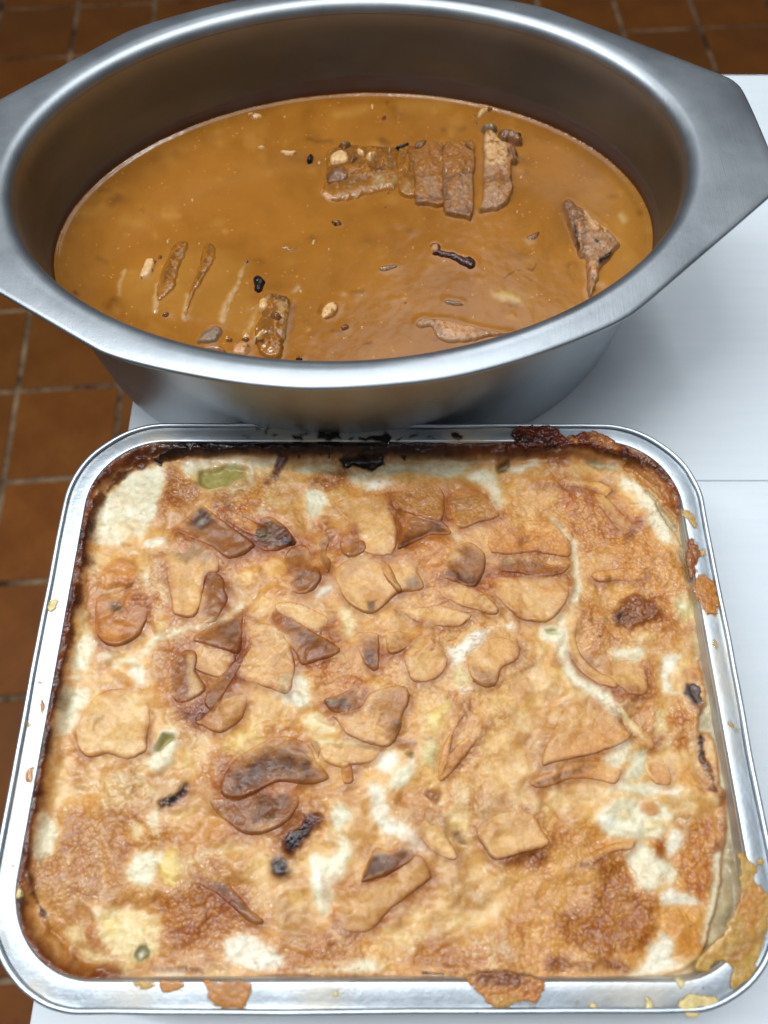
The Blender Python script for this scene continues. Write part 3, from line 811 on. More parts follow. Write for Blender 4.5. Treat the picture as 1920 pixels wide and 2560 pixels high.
# slices of potato: outline | colour patches on it.   panel colour height mottling tilt-x tilt-y
SLICES = '''
1 pbrown 2.2 0 .6 .3 : 1250,670 1310,690 1450,800 1590,900 1570,940 1440,1000 1340,930 1180,850 1090,800 1170,750 | plum 16 .95 1230,690 1310,690 1360,790 1250,810 1165,780 | tan 16 .7 1090,800 1180,750 1170,850
1 pot 2.0 0 0 .5 : 1050,900 1180,860 1340,950 1370,1070 1300,1100 1260,1257 1215,1360 1100,1350 1080,1240 1040,1050 | pdark 30 .85 1050,890 1180,860 1340,950 1345,1020 1170,1020 1060,960 | pale 25 .6 1230,1100 1290,1110 1240,1257 1160,1257
1 pbrown 1.8 .2 .5 0 : 1310,1090 1390,1110 1410,1200 1420,1257 1350,1385 1240,1375 1270,1240
1 tan 1.2 .3 0 0 : 1350,620 1440,690 1659,800 1659,860 1560,840 1430,760
2 pdark 2.4 .4 .8 0 : 60,775 130,730 230,800 290,880 270,912 120,945 40,900 30,830 | black 12 .8 230,840 290,880 270,912 200,905 | green 14 .6 50,830 130,800 150,880 70,900
2 pot 1.3 0 0 .5 : 545,660 620,620 700,600 880,610 900,700 940,830 900,975 740,960 700,880 640,760 | pink 30 .8 740,610 890,610 895,740 820,700 | pale 40 .7 700,800 900,800 880,960 760,940
2 pink 1.8 .6 0 .6 : 905,590 1000,560 1100,480 1220,560 1235,640 1222,740 1180,762 1000,700 920,680 | brown 25 .7 960,580 1070,560 1100,640 980,660
2 pink 1.6 .6 0 .6 : 1270,585 1450,562 1550,680 1572,730 1450,772 1330,800 1280,700 | pbrown 30 .5 1280,600 1420,580 1400,680 1300,680
2 pbrown 2.8 .2 0 .9 : 1010,745 1100,728 1190,740 1272,820 1255,845 1130,852 950,942 965,880 | pdark 14 .8 1190,750 1272,820 1250,845 1130,845 960,935 955,900 1100,820
2 pbrown 2.2 0 0 0 : 590,855 700,862 742,940 650,985 590,950 | tan 16 .7 590,860 640,870 640,960 600,960
2 pbrown 2.0 .2 0 0 : 430,865 480,795 505,860 490,960 520,1010 500,1090 440,1000 | pale 10 .7 470,800 495,830 470,890 430,880
2 mbrown 1.4 0 0 0 : 250,945 330,905 390,950 355,1050 270,1082 230,1020
2 pbrown 2.0 .3 .4 .2 : 250,1140 340,1055 400,1040 460,1100 430,1180 340,1222 260,1190 | plum 20 .5 280,1110 350,1060 400,1090 330,1150
2 pbrown 2.6 0 .3 .3 : 1300,920 1400,895 1480,960 1485,1050 1440,1160 1390,1180 1340,1162 1210,1112 1235,1060 1190,1010 1225,980 | gold 20 .9 1195,1000 1300,930 1335,980 1240,1060 | pdark 18 .8 1210,1085 1260,1060 1420,1120 1440,1160 1390,1180 1340,1162 1210,1112
2 pot 2.4 0 0 .4 : 560,1060 640,990 780,965 930,990 1060,1080 1102,1160 1080,1192 940,1212 830,1310 770,1335 700,1315 620,1257 560,1150 | brown 26 .9 730,1180 830,1170 860,1240 800,1325 740,1320 | black 12 .9 755,1265 800,1260 795,1320 760,1325 | pbrown 30 .6 560,1060 700,980 760,1010 620,1120 | pdark 20 .9 1010,1120 1080,1110 1102,1160 1080,1192 1000,1195
2 pale 3.2 .2 0 0 : 860,1042 888,1038 925,1120 962,1195 935,1202 850,1095 | pbrown 8 .7 880,1090 930,1130 940,1190
3 gold 1.0 0 0 0 : 170,515 420,500 620,510 682,560 640,602 560,562 380,540
3 pink 1.6 .2 0 0 : 570,580 640,600 760,720 852,762 760,842 640,702 600,662 | pot 14 .6 570,580 640,600 700,680 640,680
3 tan 1.3 .5 0 .3 : -60,765 100,752 210,750 300,760 380,840 420,900 400,980 200,952 -80,960 | gold 18 .8 0,760 300,762 380,850 100,800 | mbrown 14 .8 80,870 150,850 160,900 90,920
3 pbrown 1.6 .4 0 .3 : -40,975 180,982 300,1030 410,1022 380,1082 250,1112 100,1082 -40,1062 | lime 12 .7 0,975 60,970 60,1010 0,1010 | brown 14 .7 60,1040 300,1060 250,1112 100,1080
3 honey 1.0 .3 0 0 : 560,1080 740,1060 880,1060 860,1140 700,1130 600,1140
4 brown 2.8 .2 0 .5 : 600,55 650,20 760,0 900,40 932,120 882,250 780,332 690,335 635,300 600,225 | plum 18 .8 690,60 760,70 770,120 700,130 | tan 18 .9 640,240 740,200 800,265 740,325 640,310
4 pot 1.6 0 0 .4 : 1240,290 1340,340 1450,370 1480,420 1422,505 1380,532 1240,492 1210,400 | pink 25 .6 1240,300 1300,330 1290,440 1220,430
4 pbrown 2.8 .15 0 .6 : 1220,280 1490,112 1522,150 1505,372 1440,372 1300,332 | pdark 30 .7 1360,220 1500,150 1500,350 1420,340
4 pbrown 1.8 .2 .4 0 : 1060,480 1120,400 1180,362 1240,400 1232,500 1292,620 1150,702 1080,662 1050,560 | pale 16 .8 1180,370 1240,400 1225,520 1292,620 1200,650 1190,520 | mbrown 25 .6 1090,480 1160,500 1170,640 1090,630
4 pot 1.2 .3 0 0 : 1540,165 1659,200 1760,215 1820,330 1850,480 1815,632 1700,602 1600,570 1500,540 1480,470 1540,330 | pink 40 .6 1660,260 1800,300 1820,600 1700,580 | grey 16 .7 1740,540 1830,500 1815,632 1750,620
4 pbrown 2.6 .2 0 0 : 1560,330 1568,350 1500,480 1432,600 1350,740 1320,740 1290,680 1350,560 1450,470 | pot 10 .7 1560,335 1480,440 1430,480 1440,460 | plum 14 .5 1400,500 1470,460 1440,540
4 pale 2.0 0 0 .2 : 600,650 700,612 800,605 882,602 920,690 935,800 925,920 920,1002 800,1052 680,1012 560,1032 490,975 478,860 540,730 | pink 30 .5 560,690 640,640 620,760 520,830 | honey 20 .6 500,1000 680,1000 640,1030 520,1020
4 pink 1.7 .2 0 .3 : 1390,642 1470,612 1525,612 1552,690 1500,802 1380,882 1280,842 1240,822 1330,742 | brown 25 .6 1280,800 1440,820 1380,882 1280,842 | pot 25 .6 1420,640 1520,640 1500,720 1400,720
5 pale 1.4 0 0 0 : 190,72 300,70 400,110 505,170 440,252 330,212 190,132 
5 pbrown 2.8 .15 .6 .3 : 190,155 240,160 440,270 572,352 540,402 450,432 340,452 300,382 200,252 | pdark 25 .6 240,170 440,280 500,380 330,320
5 mbrown 1.8 .1 0 0 : 680,270 720,252 800,260 822,300 812,485 750,462 710,400 | umber 16 .7 745,370 795,370 800,470 750,450 | pot 14 .7 690,260 800,262 790,300 700,300
5 pink 1.8 .3 0 .4 : 870,272 920,252 1040,260 1062,300 950,382 882,382 | brown 18 .7 960,260 1050,265 1040,310 960,340
5 pot 1.0 0 0 0 : 1060,282 1130,292 1252,420 1182,542 1040,562 990,442 980,382
5 pot 1.5 0 0 0 : 1090,92 1200,80 1300,110 1402,150 1332,210 1200,212 1060,182 1000,142 930,102 | brown 20 .7 1060,170 1250,185 1330,205 1200,212 | gold 20 .5 1090,95 1200,85 1150,140 1000,120
5 pot 1.6 .2 0 .2 : 1200,-10 1330,-60 1450,-10 1565,100 1540,142 1380,102 1270,52 | pink 20 .8 1400,80 1460,10 1560,100 1540,142
6 pot 2.0 0 0 .2 : -70,-90 100,-105 350,-112 410,-92 405,30 340,132 260,187 130,172 10,92 -60,0 | pink 25 .8 340,-112 410,-92 405,30 350,-20 | brown 22 .5 20,80 200,130 330,120 260,187 130,172
5 pot 2.4 .1 0 .2 : 1390,402 1480,312 1600,290 1700,332 1690,422 1590,482 1545,592 1440,582 1390,502 | pbrown 22 .9 1390,440 1440,480 1540,500 1545,592 1440,582 1390,510 | brown 20 .6 1600,300 1700,332 1690,422 1640,380
5 pdark 2.0 .2 0 0 : 480,682 560,652 700,602 712,690 645,765 530,742 | grey 12 .8 500,670 570,655 560,700 500,700 | brown 20 .7 620,640 712,620 700,700 640,700
5 pot 2.2 .1 .3 .2 : 760,642 870,602 980,592 1015,680 965,780 955,860 892,968 760,952 620,892 560,802 540,772 700,732 | mbrown 30 .95 770,640 870,602 980,592 1015,680 965,780 955,860 900,950 850,850 760,740 | umber 16 .7 920,820 955,800 955,860 920,900 | pale 25 .7 560,790 700,760 760,860 640,880
5 pbrown 3.6 .3 0 .3 : -160,1200 -100,1080 0,995 150,918 260,908 380,958 425,1060 505,1170 350,1205 180,1190 60,1260 -60,1300 -150,1280 | umber 45 .9 -60,1160 100,1020 220,1010 380,1060 370,1150 200,1130 40,1200 -60,1240 | pink 22 .8 -60,1060 100,940 260,915 260,960 80,1000 -80,1120
5 grey 2.6 0 0 0 : 400,942 452,952 440,1032 425,1000
5 pot 1.4 .1 0 0 : 460,985 560,962 820,1000 765,1072 640,1082 600,1102 480,1062
5 brown 2.2 .1 0 0 : 590,1072 612,1060 642,1072 662,1185 602,1202 
5 honey 1.6 .2 0 0 : 1200,1090 1230,960 1300,850 1300,700 1340,650 1380,680 1370,760 1290,880 1270,1000 1220,1150 | pbrown 14 .9 1310,680 1370,685 1355,750 1275,850 1285,770
5 tan 2.0 .2 0 0 : 1200,1152 1240,1050 1330,950 1470,820 1485,850 1390,1002 1300,1112 1225,1185 | brown 14 .8 1220,1100 1340,960 1400,920 1380,1000 1250,1150
6 pot 2.0 0 0 0 : 440,110 475,150 455,300 510,420 620,510 690,550 700,610 600,580 500,510 420,390 390,250 400,130 | pale 12 .7 440,120 440,300 500,440 470,430 410,300
6 pot 1.8 .1 0 .3 : 700,452 860,432 905,560 882,642 800,652 700,562 | mbrown 18 .9 730,590 800,600 882,620 882,650 800,660 710,600 | pink 22 .6 720,500 800,560 780,600
6 pot 1.8 .2 0 .5 : 300,900 380,732 470,702 580,712 720,802 800,900 700,972 500,1032 300,1072 240,1090 250,1010 | tan 22 .95 300,985 480,830 640,825 800,900 700,965 500,1030 290,1065 | pink 22 .6 300,920 380,740 450,740 380,900 
6 tan 1.6 .3 0 .3 : 160,1192 330,1112 520,1062 680,1072 742,1112 700,1202 600,1182 420,1172 250,1232 | pdark 14 .9 190,1200 380,1115 560,1070 580,1100 400,1160 220,1225 | pale 14 .6 640,1080 742,1112 700,1190 640,1160
6 ycream 1.0 0 0 0 : 725,722 790,782 940,930 932,988 850,940 770,862
6 tan 1.0 .3 0 0 : 905,1062 1000,1022 1042,1102 1052,1202 960,1202 912,1132 | ycream 14 .8 1020,1040 1080,1060 1080,1140 1040,1140
7 pbrown 2.4 .3 0 .4 : 1170,575 1230,560 1300,568 1440,640 1560,780 1645,850 1640,880 1560,860 1480,790 1380,700 1270,640 1200,625 | pdark 16 .7 1300,580 1450,650 1560,790 1500,780 1380,680
8 pbrown 3.0 .4 0 .5 : -240,110 -200,90 -130,82 100,40 260,40 322,110 262,222 120,302 -20,312 -120,242 -200,180 | pdark 25 .8 60,80 240,60 280,120 160,240 40,240 | pot 20 .6 0,280 120,250 262,222 120,302
8 pink 1.8 0 .3 .2 : 530,662 640,642 760,622 900,562 1050,442 1120,500 1145,560 1140,602 1020,690 900,782 780,912 650,932 570,892 530,782 | pot 35 .6 640,700 900,600 1050,520 1000,620 760,780 640,820
8 pdark 3.2 .1 0 .4 : 810,402 900,420 980,380 1042,440 1022,482 905,552 732,615 718,590 760,482 | pink 8 .8 720,600 900,540 905,552 732,615 | pbrown 16 .7 900,420 960,410 980,460 910,470 | umber 20 .5 780,440 860,450 800,560 750,560
8 pot 2.2 0 0 .3 : 1430,292 1560,202 1660,175 1740,172 1800,192 1850,290 1890,382 1720,432 1560,472 1500,422 | pink 30 .8 1560,210 1760,180 1840,290 1700,300 1540,300
8 pale 1.0 0 0 0 : 1100,222 1190,182 1252,332 1312,452 1262,472 1130,392 1070,302
9 pot 1.6 .2 0 0 : 500,472 600,410 720,370 825,365 800,410 700,425 600,470 540,510 | honey 14 .6 560,470 700,410 800,400 640,460
'''
# gratin surface grid
GS = 0.00052
gx = np.arange(TX0 + .011, TX1 - .011 + GS, GS); gy = np.arange(TY0 + .011, TY1 - .011 + GS, GS)
GXX, GYY = np.meshgrid(gx, gy)
ZG = ZT - .0065
# distance to the tray wall; on the burnt sides the crust climbs the wall up to the flange
rc = RO - .0102
cx0, cx1, cy0, cy1 = TX0 + .0108, TX1 - .0108, TY0 + .0108, TY1 - .0108
qx = np.maximum(np.maximum(cx0 + rc - GXX, GXX - (cx1 - rc)), 0); qy = np.maximum(np.maximum(cy0 + rc - GYY, GYY - (cy1 - rc)), 0)
sdw = np.where((qx > 0) & (qy > 0), rc - np.hypot(qx, qy), np.minimum.reduce([GXX - cx0, cx1 - GXX, GYY - cy0, cy1 - GYY]))
wR = sstep((GXX - .10) / .03) * sstep((.170 - GYY) / .02); wB = sstep((-.015 - GYY) / .015) * sstep((GXX + .13) / .05)
WC = 1 - np.maximum(wR, .75 * wB)
CL = (ZT - .0008 - ZG) * sstep((.0095 - sdw) / .0095) ** 1.5 * WC
PX, PY = proj(GXX, GYY, ZG + .0005 + CL)
wob = .0
wx = PX + 5.0 * fbm(PX, PY, 46, 1, 4) + 2.2 * fbm(PX, PY, 11, 2, 2)
wy = PY + 5.0 * fbm(PX, PY, 46, 3, 4) + 2.2 * fbm(PX, PY, 11, 4, 2)
def parse(t):
    out = []
    for ln in t.strip().split('\n'):
        a, b = ln.split(':'); a = a.split(); p = int(a[0])
        out.append((a[1], a[2], float(a[3]) / PS, float(a[4]), float(a[5]), float(a[6]), (float(a[7]) / PS if a[1] == 'l' else 0), pts(p, b.strip())))
    return out
def paint(layers, col, mot, hgt, X, Y):
    for kind, c, soft, al, h, m, w, P in layers:
        pad = w + soft + 14
        x0, y0 = P.min(0) - pad; x1, y1 = P.max(0) + pad
        s = (X > x0) & (X < x1) & (Y > y0) & (Y < y1)
        if not s.any(): continue
        xs, ys = X[s], Y[s]
        if kind == 'p':
            sd = sd_poly(xs, ys, P)
        else:
            sd = sd_line(xs, ys, P, w)
        so = soft * (2.5 if soft > 3.1 else 1.5)
        if al > .5: sd = sd + EN[s] * min(so * .55, w * .8 + 3 if kind == 'l' else 99)
        k = sstep((sd + so * .5) / so) * al
        if c in ('white', 'cream', 'ycream') and kind == 'p' and soft > 3:
            kh = (sstep((sd + so + 10) / (so + 14)) * .6)[:, None]
            col[s] = col[s] * (1 - kh) + lin(PAL['gold' if c != 'ycream' else 'honey']) * kh
        col[s] = col[s] * (1 - k[:, None]) + lin(PAL[c]) * k[:, None]
        mot[s] = mot[s] * (1 - k) + m * k
        if h: hgt[s] += h * 1e-3 * sstep((sd + soft * .4) / (soft * 1.2 + 3)) * (al if h > 0 else 1)
sh = PX.shape
n1 = fbm(PX, PY, 150, 11, 5); n2 = fbm(PX, PY, 50, 12, 5); n3 = fbm(PX, PY, 16, 13, 3)
EN = fbm(PX, PY, 22, 51, 4) * 1.7
# ridged noise: the wrinkled skin
rid = 1 - abs(fbm(PX + 20 * n2, PY + 20 * n1, 44, 14, 4)) * 2
k = sstep(.5 + .9 * n1 + .5 * n2)[..., None]
Gc = lin(PAL['gold']) * (1 - k) + lin(PAL['tan']) * k
k = sstep((n2 + .3 * n3 - .10) / .40)[..., None]
Gc = Gc * (1 - k * .65) + lin(PAL['ycream']) * k * .65
Gm = np.clip(.15 + .8 * n1 + .4 * n2, 0, .8)
# swirls where cream and browned skin were drawn past each other
sx = PX + 90 * n2 + 60 * fbm(PX, PY, 110, 21, 3); sy = PY + 90 * n1 - 60 * fbm(PX, PY, 110, 22, 3)
sw = fbm(sx, sy * .55, 48, 23, 4); swl = 1 - abs(fbm(sx, sy * .6, 34, 24, 3)) * 3.2
k = (sstep((sw - .05) / .4) * .45)[..., None]; Gc = Gc * (1 - k) + lin(PAL['ycream']) * k
k = (sstep((-sw - .05) / .4) * .42)[..., None]; Gc = Gc * (1 - k) + lin(PAL['brown']) * k
k = (sstep(swl) * .30)[..., None]; Gc = Gc * (1 - k) + lin(PAL['cream']) * k
s2_ = fbm(PX + 14 * n3, PY, 60, 12, 2)
Gh = .0024 * n1 + .0017 * s2_ + .0008 * rid * sstep(.5 + n2) + .0008 * sw + .00030 * swl * (swl > 0)
k = (sstep((-.9 * n1 + .6 * n2 + .05) / .5) * .55)[..., None]
Gc = Gc * (1 - k) + lin(PAL['brown']) * k
rid2 = 1 - abs(fbm(PX + 14 * n2 + 10 * n3, PY * 1.5 - 12 * n1, 24, 15, 3)) * 2.6
k = (sstep((-rid - .02) / .35) * .42)[..., None]
Gc = Gc * (1 - k) + lin(PAL['brown']) * k
k = (sstep((rid2 - .72) / .28) * .40 * sstep(.4 - n2))[..., None]
Gc = Gc * (1 - k) + lin(PAL['ycream']) * k
paint(parse(CRUST), Gc, Gm, Gh, wx, wy)  # its browns include a painted crease shadow and shade painted below one slice
# brown bakes into ridges and small wrinkles
k = sstep((n3 * .8 + n2 - .15) / .5)[..., None] * (.30 * np.clip(Gm, 0, 1)[..., None] + .10)
Gc = Gc * (1 - k) + Gc * lin((214, 158, 112)) * 1.15 * k
fr = fbm(PX, PY, 7, 41, 2)
Gc *= (1 + .05 * fr + .05 * n3)[..., None]
# the outline where the food ends; outside it the surface falls away to the tray wall
RIM = []
for p, s in ((1, '450,1257 505,1000 560,700 640,560 760,430 900,360 1000,305 1180,240 1659,240'), (2, '400,250 900,268 1300,265 1659,262'),
             (3, '400,190 640,235 770,310 900,430 1010,600 1090,740 1160,860 1200,1100 1230,1257'),
             (6, '1240,100 1290,300 1215,430 1240,520 1250,690 1200,780 1205,880 1285,900 1325,1010 1335,1257'),
             (9, '1330,20 1388,60 1392,300 1375,420 1365,600 1320,800 1260,1000 1235,1090 1100,1165 850,1215 600,1225 270,1245 0,1270'),
             (8, '1450,1245 1300,1215 1000,1210 850,1200 500,1205 240,1195 0,1215'),
             (7, '1400,1240 1100,1250 820,1250 620,1225 480,1150 370,1040 270,920 190,760 160,600 130,400 190,60'),
             (4, '210,1257 250,1000 300,700 340,480 400,200 440,0')):
    RIM += pts(p, s).tolist()
sdr = sd_poly(wx, wy, RIM)
def blur(A, sg):
    r = int(3 * sg); kx = np.exp(-np.arange(-r, r + 1) ** 2 / (2 * sg * sg)); kx /= kx.sum()
    for ax in (0, 1):
        pad = [(0, 0)] * A.ndim; pad[ax] = (r, r); Bp = np.pad(A, pad, mode='edge'); o = 0
        for q, w in enumerate(kx):
            sl = [slice(None)] * A.ndim; sl[ax] = slice(q, q + A.shape[ax]); o = o + w * Bp[tuple(sl)]
        A = o
    return A
Gb = blur(Gc, 2.6)
Gc = np.clip(Gb + (Gc - Gb) * .45 + (Gb - blur(Gb, 12)) * .25, .004, 1)
# fine brown creases of the dried skin
cz = 1 - abs(fbm(PX + 30 * n2 + 16 * n3, PY + 30 * n1, 30, 71, 4)) * 9
k = (sstep(cz) * sstep(.2 + n1 + .6 * n2) * .55)[..., None]
Gc = Gc * (1 - k) + Gc * lin((205, 140, 86)) * k; Gh = Gh - .00035 * sstep(cz) * sstep(.2 + n1 + .6 * n2)
cz = 1 - abs(fbm(PX - 40 * n1 + 10 * n3, PY * .8 + 30 * n2, 24, 72, 3)) * 8
k = (sstep(cz) * sstep(.1 - n1 + .5 * n2) * .40)[..., None]
Gc = Gc * (1 - k) + lin(PAL['cream']) * k * .9; Gh = Gh + .00025 * sstep(cz) * sstep(.1 - n1)
Gm = np.clip(blur(Gm, 4) * 1.15, 0, 1); Gh = blur(Gh, 1.2)
paint(parse(EDGE), Gc, Gm, Gh, wx, wy)
# burnt band where the cream dried on the wall
bw = .0044 + .0016 * n2 + .0010 * n3 + .0030 * sstep((GYY - .17) / .02)
kb = sstep((bw - sdw) / .0032) * sstep((WC - .25) / .5) * (1 - .8 * sstep((GXX - .06) / .05) * sstep((GYY - .18) / .02))
bc = lin((146, 86, 34)) * (1 - sstep(.5 + 1.2 * n2)[..., None]) + lin((92, 46, 18)) * sstep(.5 + 1.2 * n2)[..., None]
kt = (sstep((GYY - .185) / .012) * sstep((GXX + .125) / .02) * sstep((.045 - GXX) / .03))[..., None]
bc = bc * (1 - kt) + lin((44, 22, 12)) * kt
kl = sstep((-.01 - GYY) / .03)[..., None]
bc = bc * (1 - kl) + lin((150, 92, 34)) * kl
Gc = Gc * (1 - kb[..., None] * .94) + bc * kb[..., None] * .94
kb2 = (sstep((bw + .0045 - sdw) / .006) * sstep((WC - .25) / .5) * .45)[..., None]
Gc = Gc * (1 - kb2) + Gc * lin((205, 150, 90)) * kb2
Gh += kb * .0009 * (1 + 1.5 * n3)
# edge of the custard is a little darker, then the stained wall
k = (sstep((6 - sdr) / 14) * sstep((.6 - WC) / .3))[..., None] * .75
Gc = Gc * (1 - k) + Gc * lin((196, 150, 92)) * k
drop = sstep((-sdr + 1) / 16) * sstep((.45 - WC) / .3)
Gh = Gh - .0018 * drop
Gc = Gc * (1 - drop[..., None] * .9) + (lin((214, 204, 178)) * (.95 + .4 * n2[..., None])) * drop[..., None] * .9
Gm *= (1 - drop)
# towards the frame on the burnt sides the crust climbs up the wall
GZ = ZG + Gh * (1 - .7 * sstep((.004 - sdw) / .004)) + CL
inset = np.minimum.reduce([GXX - gx[0], gx[-1] - GXX, GYY - gy[0], gy[-1] - GYY])

gratin = empty('potato_gratin', (0, .08, .002))
tag(gratin, 'browned potato gratin with cream sauce filling the foil tray', 'gratin')
GOFF = np.array([0, .08, .002])
inside = sdw > -.0002
IDX = -np.ones(sh, int)
def grid_mesh(name, mask, Z, col, mot, mat, parent, off, skirt=None):
    """quads of the surface grid where all four corners are in the mask"""
    idx = -np.ones(sh, int)
    r = np.nonzero(mask); idx[r] = np.arange(len(r[0]))
    a = idx[:-1, :-1]; b = idx[:-1, 1:]; c = idx[1:, 1:]; d = idx[1:, :-1]
    ok = (a >= 0) & (b >= 0) & (c >= 0) & (d >= 0)
    F = np.stack([a[ok], b[ok], c[ok], d[ok]], 1)
    V = np.stack([GXX[r], GYY[r], Z[r]], 1) - off
    C_ = col[r]; M_ = mot[r]
    if skirt is not None:
        # close the sides and the underside
        e = np.concatenate([F[:, [0, 1]], F[:, [1, 2]], F[:, [2, 3]], F[:, [3, 0]]])
        key = e[:, 0].astype(np.int64) * 10000000 + e[:, 1]; rk = e[:, 1].astype(np.int64) * 10000000 + e[:, 0]
        be = e[~np.isin(key, rk)]
        n = len(V); V2 = V.copy(); V2[:, 2] -= skirt
        V = np.vstack([V, V2]); C_ = np.vstack([C_, C_]); M_ = np.concatenate([M_, M_])
        S = np.stack([be[:, 0], be[:, 0] + n, be[:, 1] + n, be[:, 1]], 1)
        F = np.vstack([F, F[:, ::-1] + n, S])
    return mesh_obj(name, V, F, mat, parent, col=C_, attrs={'mot': M_})
SL = []
for ln in SLICES.strip().split('\n'):
    a, b = ln.split(':'); a = a.split(); seg = [q.strip() for q in b.split('|')]
    P = smooth_closed(pts(int(a[0]), seg[0]), 3)
    x0, y0 = P.min(0) - 30; x1, y1 = P.max(0) + 30
    s = (wx > x0) & (wx < x1) & (wy > y0) & (wy < y1)
    ex = PX + (wx - PX) * .45; ey = PY + (wy - PY) * .45
    sd = np.full(sh, -99.); sd[s] = sd_poly(ex[s], ey[s], P)
    gy_, gx_ = np.gradient(sd); gl = np.hypot(gx_, gy_) + 1e-6
    dirf = sstep(.45 + .75 * (-(gx_ * .5 + -gy_ * .85) / gl) + .7 * n2)      # near right side, where crust and slice rim are toned browner
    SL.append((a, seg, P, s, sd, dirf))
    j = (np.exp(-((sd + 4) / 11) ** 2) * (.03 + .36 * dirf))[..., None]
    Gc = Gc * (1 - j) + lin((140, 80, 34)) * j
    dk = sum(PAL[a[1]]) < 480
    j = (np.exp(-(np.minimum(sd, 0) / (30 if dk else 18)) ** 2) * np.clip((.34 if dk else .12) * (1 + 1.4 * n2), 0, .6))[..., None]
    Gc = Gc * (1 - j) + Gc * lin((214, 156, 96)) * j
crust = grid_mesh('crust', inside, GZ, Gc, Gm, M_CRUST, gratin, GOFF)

# potato slices, each its own piece standing out of the crust
TOP = GZ.copy()
k0 = 0
for a, seg, P, s, sd, dirf in SL:
    k0 += 1
    p = int(a[0]); base = PAL[a[1]]; h, m, tx, ty = [float(q) for q in a[2:6]]
    mask = (sd > -5) & (sdw > .0012)
    if not mask.any(): continue
    cxm, cym = P.mean(0); half = max(np.ptp(P[:, 0]), np.ptp(P[:, 1])) / 2
    inr = max(float(sd.max()), 4)
    th_ = (math.atan2(ty, tx) if (tx or ty) else (k0 * 2.399) % 3.6 - .6)
    su = ((PX - cxm) * math.cos(th_) + (PY - cym) * math.sin(th_)); su = np.clip(.5 + .55 * su / max(np.abs(su[sd > 0]).max(), 1), 0, 1) if (sd > 0).any() else su * 0
    t = np.clip((sd + 2.5) / min(10, inr + 2.5), 0, 1)
    prof = 1 - (1 - t) ** 2.4
    mean = TOP[sd > 0].mean() if (sd > 0).any() else ZG
    Z = TOP * .82 + mean * .18 + .70 * h * 1e-3 * prof * (.03 + .97 * su ** 1.4) + .00014 * fbm(PX, PY, 20, 60 + k0, 3)
    w = sstep((sd + 5) / 5)
    Z = (TOP - .0009) * (1 - w) + Z * w - .0009 * (sd < -4)
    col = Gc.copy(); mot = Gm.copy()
    kk = (sstep((sd + 3 + 3 * EN) / (9 + 18 * (1 - su))) * ((.92 if sum(base) < 480 else .78) - .14 * (1 - su)))[..., None]
    nn = (1 + .10 * fbm(PX, PY, 26, 80 + k0, 4) + .05 * fr)[..., None]
    col = col * (1 - kk) + lin(base) * nn * kk; mot = mot * (1 - kk[..., 0]) + m * kk[..., 0]
    for q in seg[1:]:
        q = q.split(); c = PAL[q[0]]; so = float(q[1]) * 1.7 / PS; al = float(q[2]); PP = pts(p, ' '.join(q[3:]))
        s2 = np.full(sh, -99.); s2[s] = sd_poly(wx[s], wy[s], PP)
        ks = (sstep((s2 + so * .8 + so * .5 * EN) / (so * 1.6)) * al * .9 * kk[..., 0] )[..., None]
        col = col * (1 - ks) + lin(c) * nn * ks
    cb_ = (kk[..., 0] * sstep(.1 + 1.3 * fbm(PX, PY, 42, 160 + k0, 3)) * .30)[..., None]
    col = col * (1 - cb_) + col * lin((206, 150, 100)) * cb_
    # browner rim of the slice, mostly on that side
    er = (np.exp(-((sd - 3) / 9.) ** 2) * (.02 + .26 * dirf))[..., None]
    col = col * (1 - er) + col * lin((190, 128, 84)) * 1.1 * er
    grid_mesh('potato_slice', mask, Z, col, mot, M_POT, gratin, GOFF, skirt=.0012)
    TOP = np.where(mask, np.maximum(TOP, Z), TOP)
    # the brown tone round the slice is already in the crust
def _srgb(l):
    l = np.asarray(l, float)
    return 255 * np.where(l <= .0031308, l * 12.92, 1.055 * l ** (1 / 2.4) - .055)

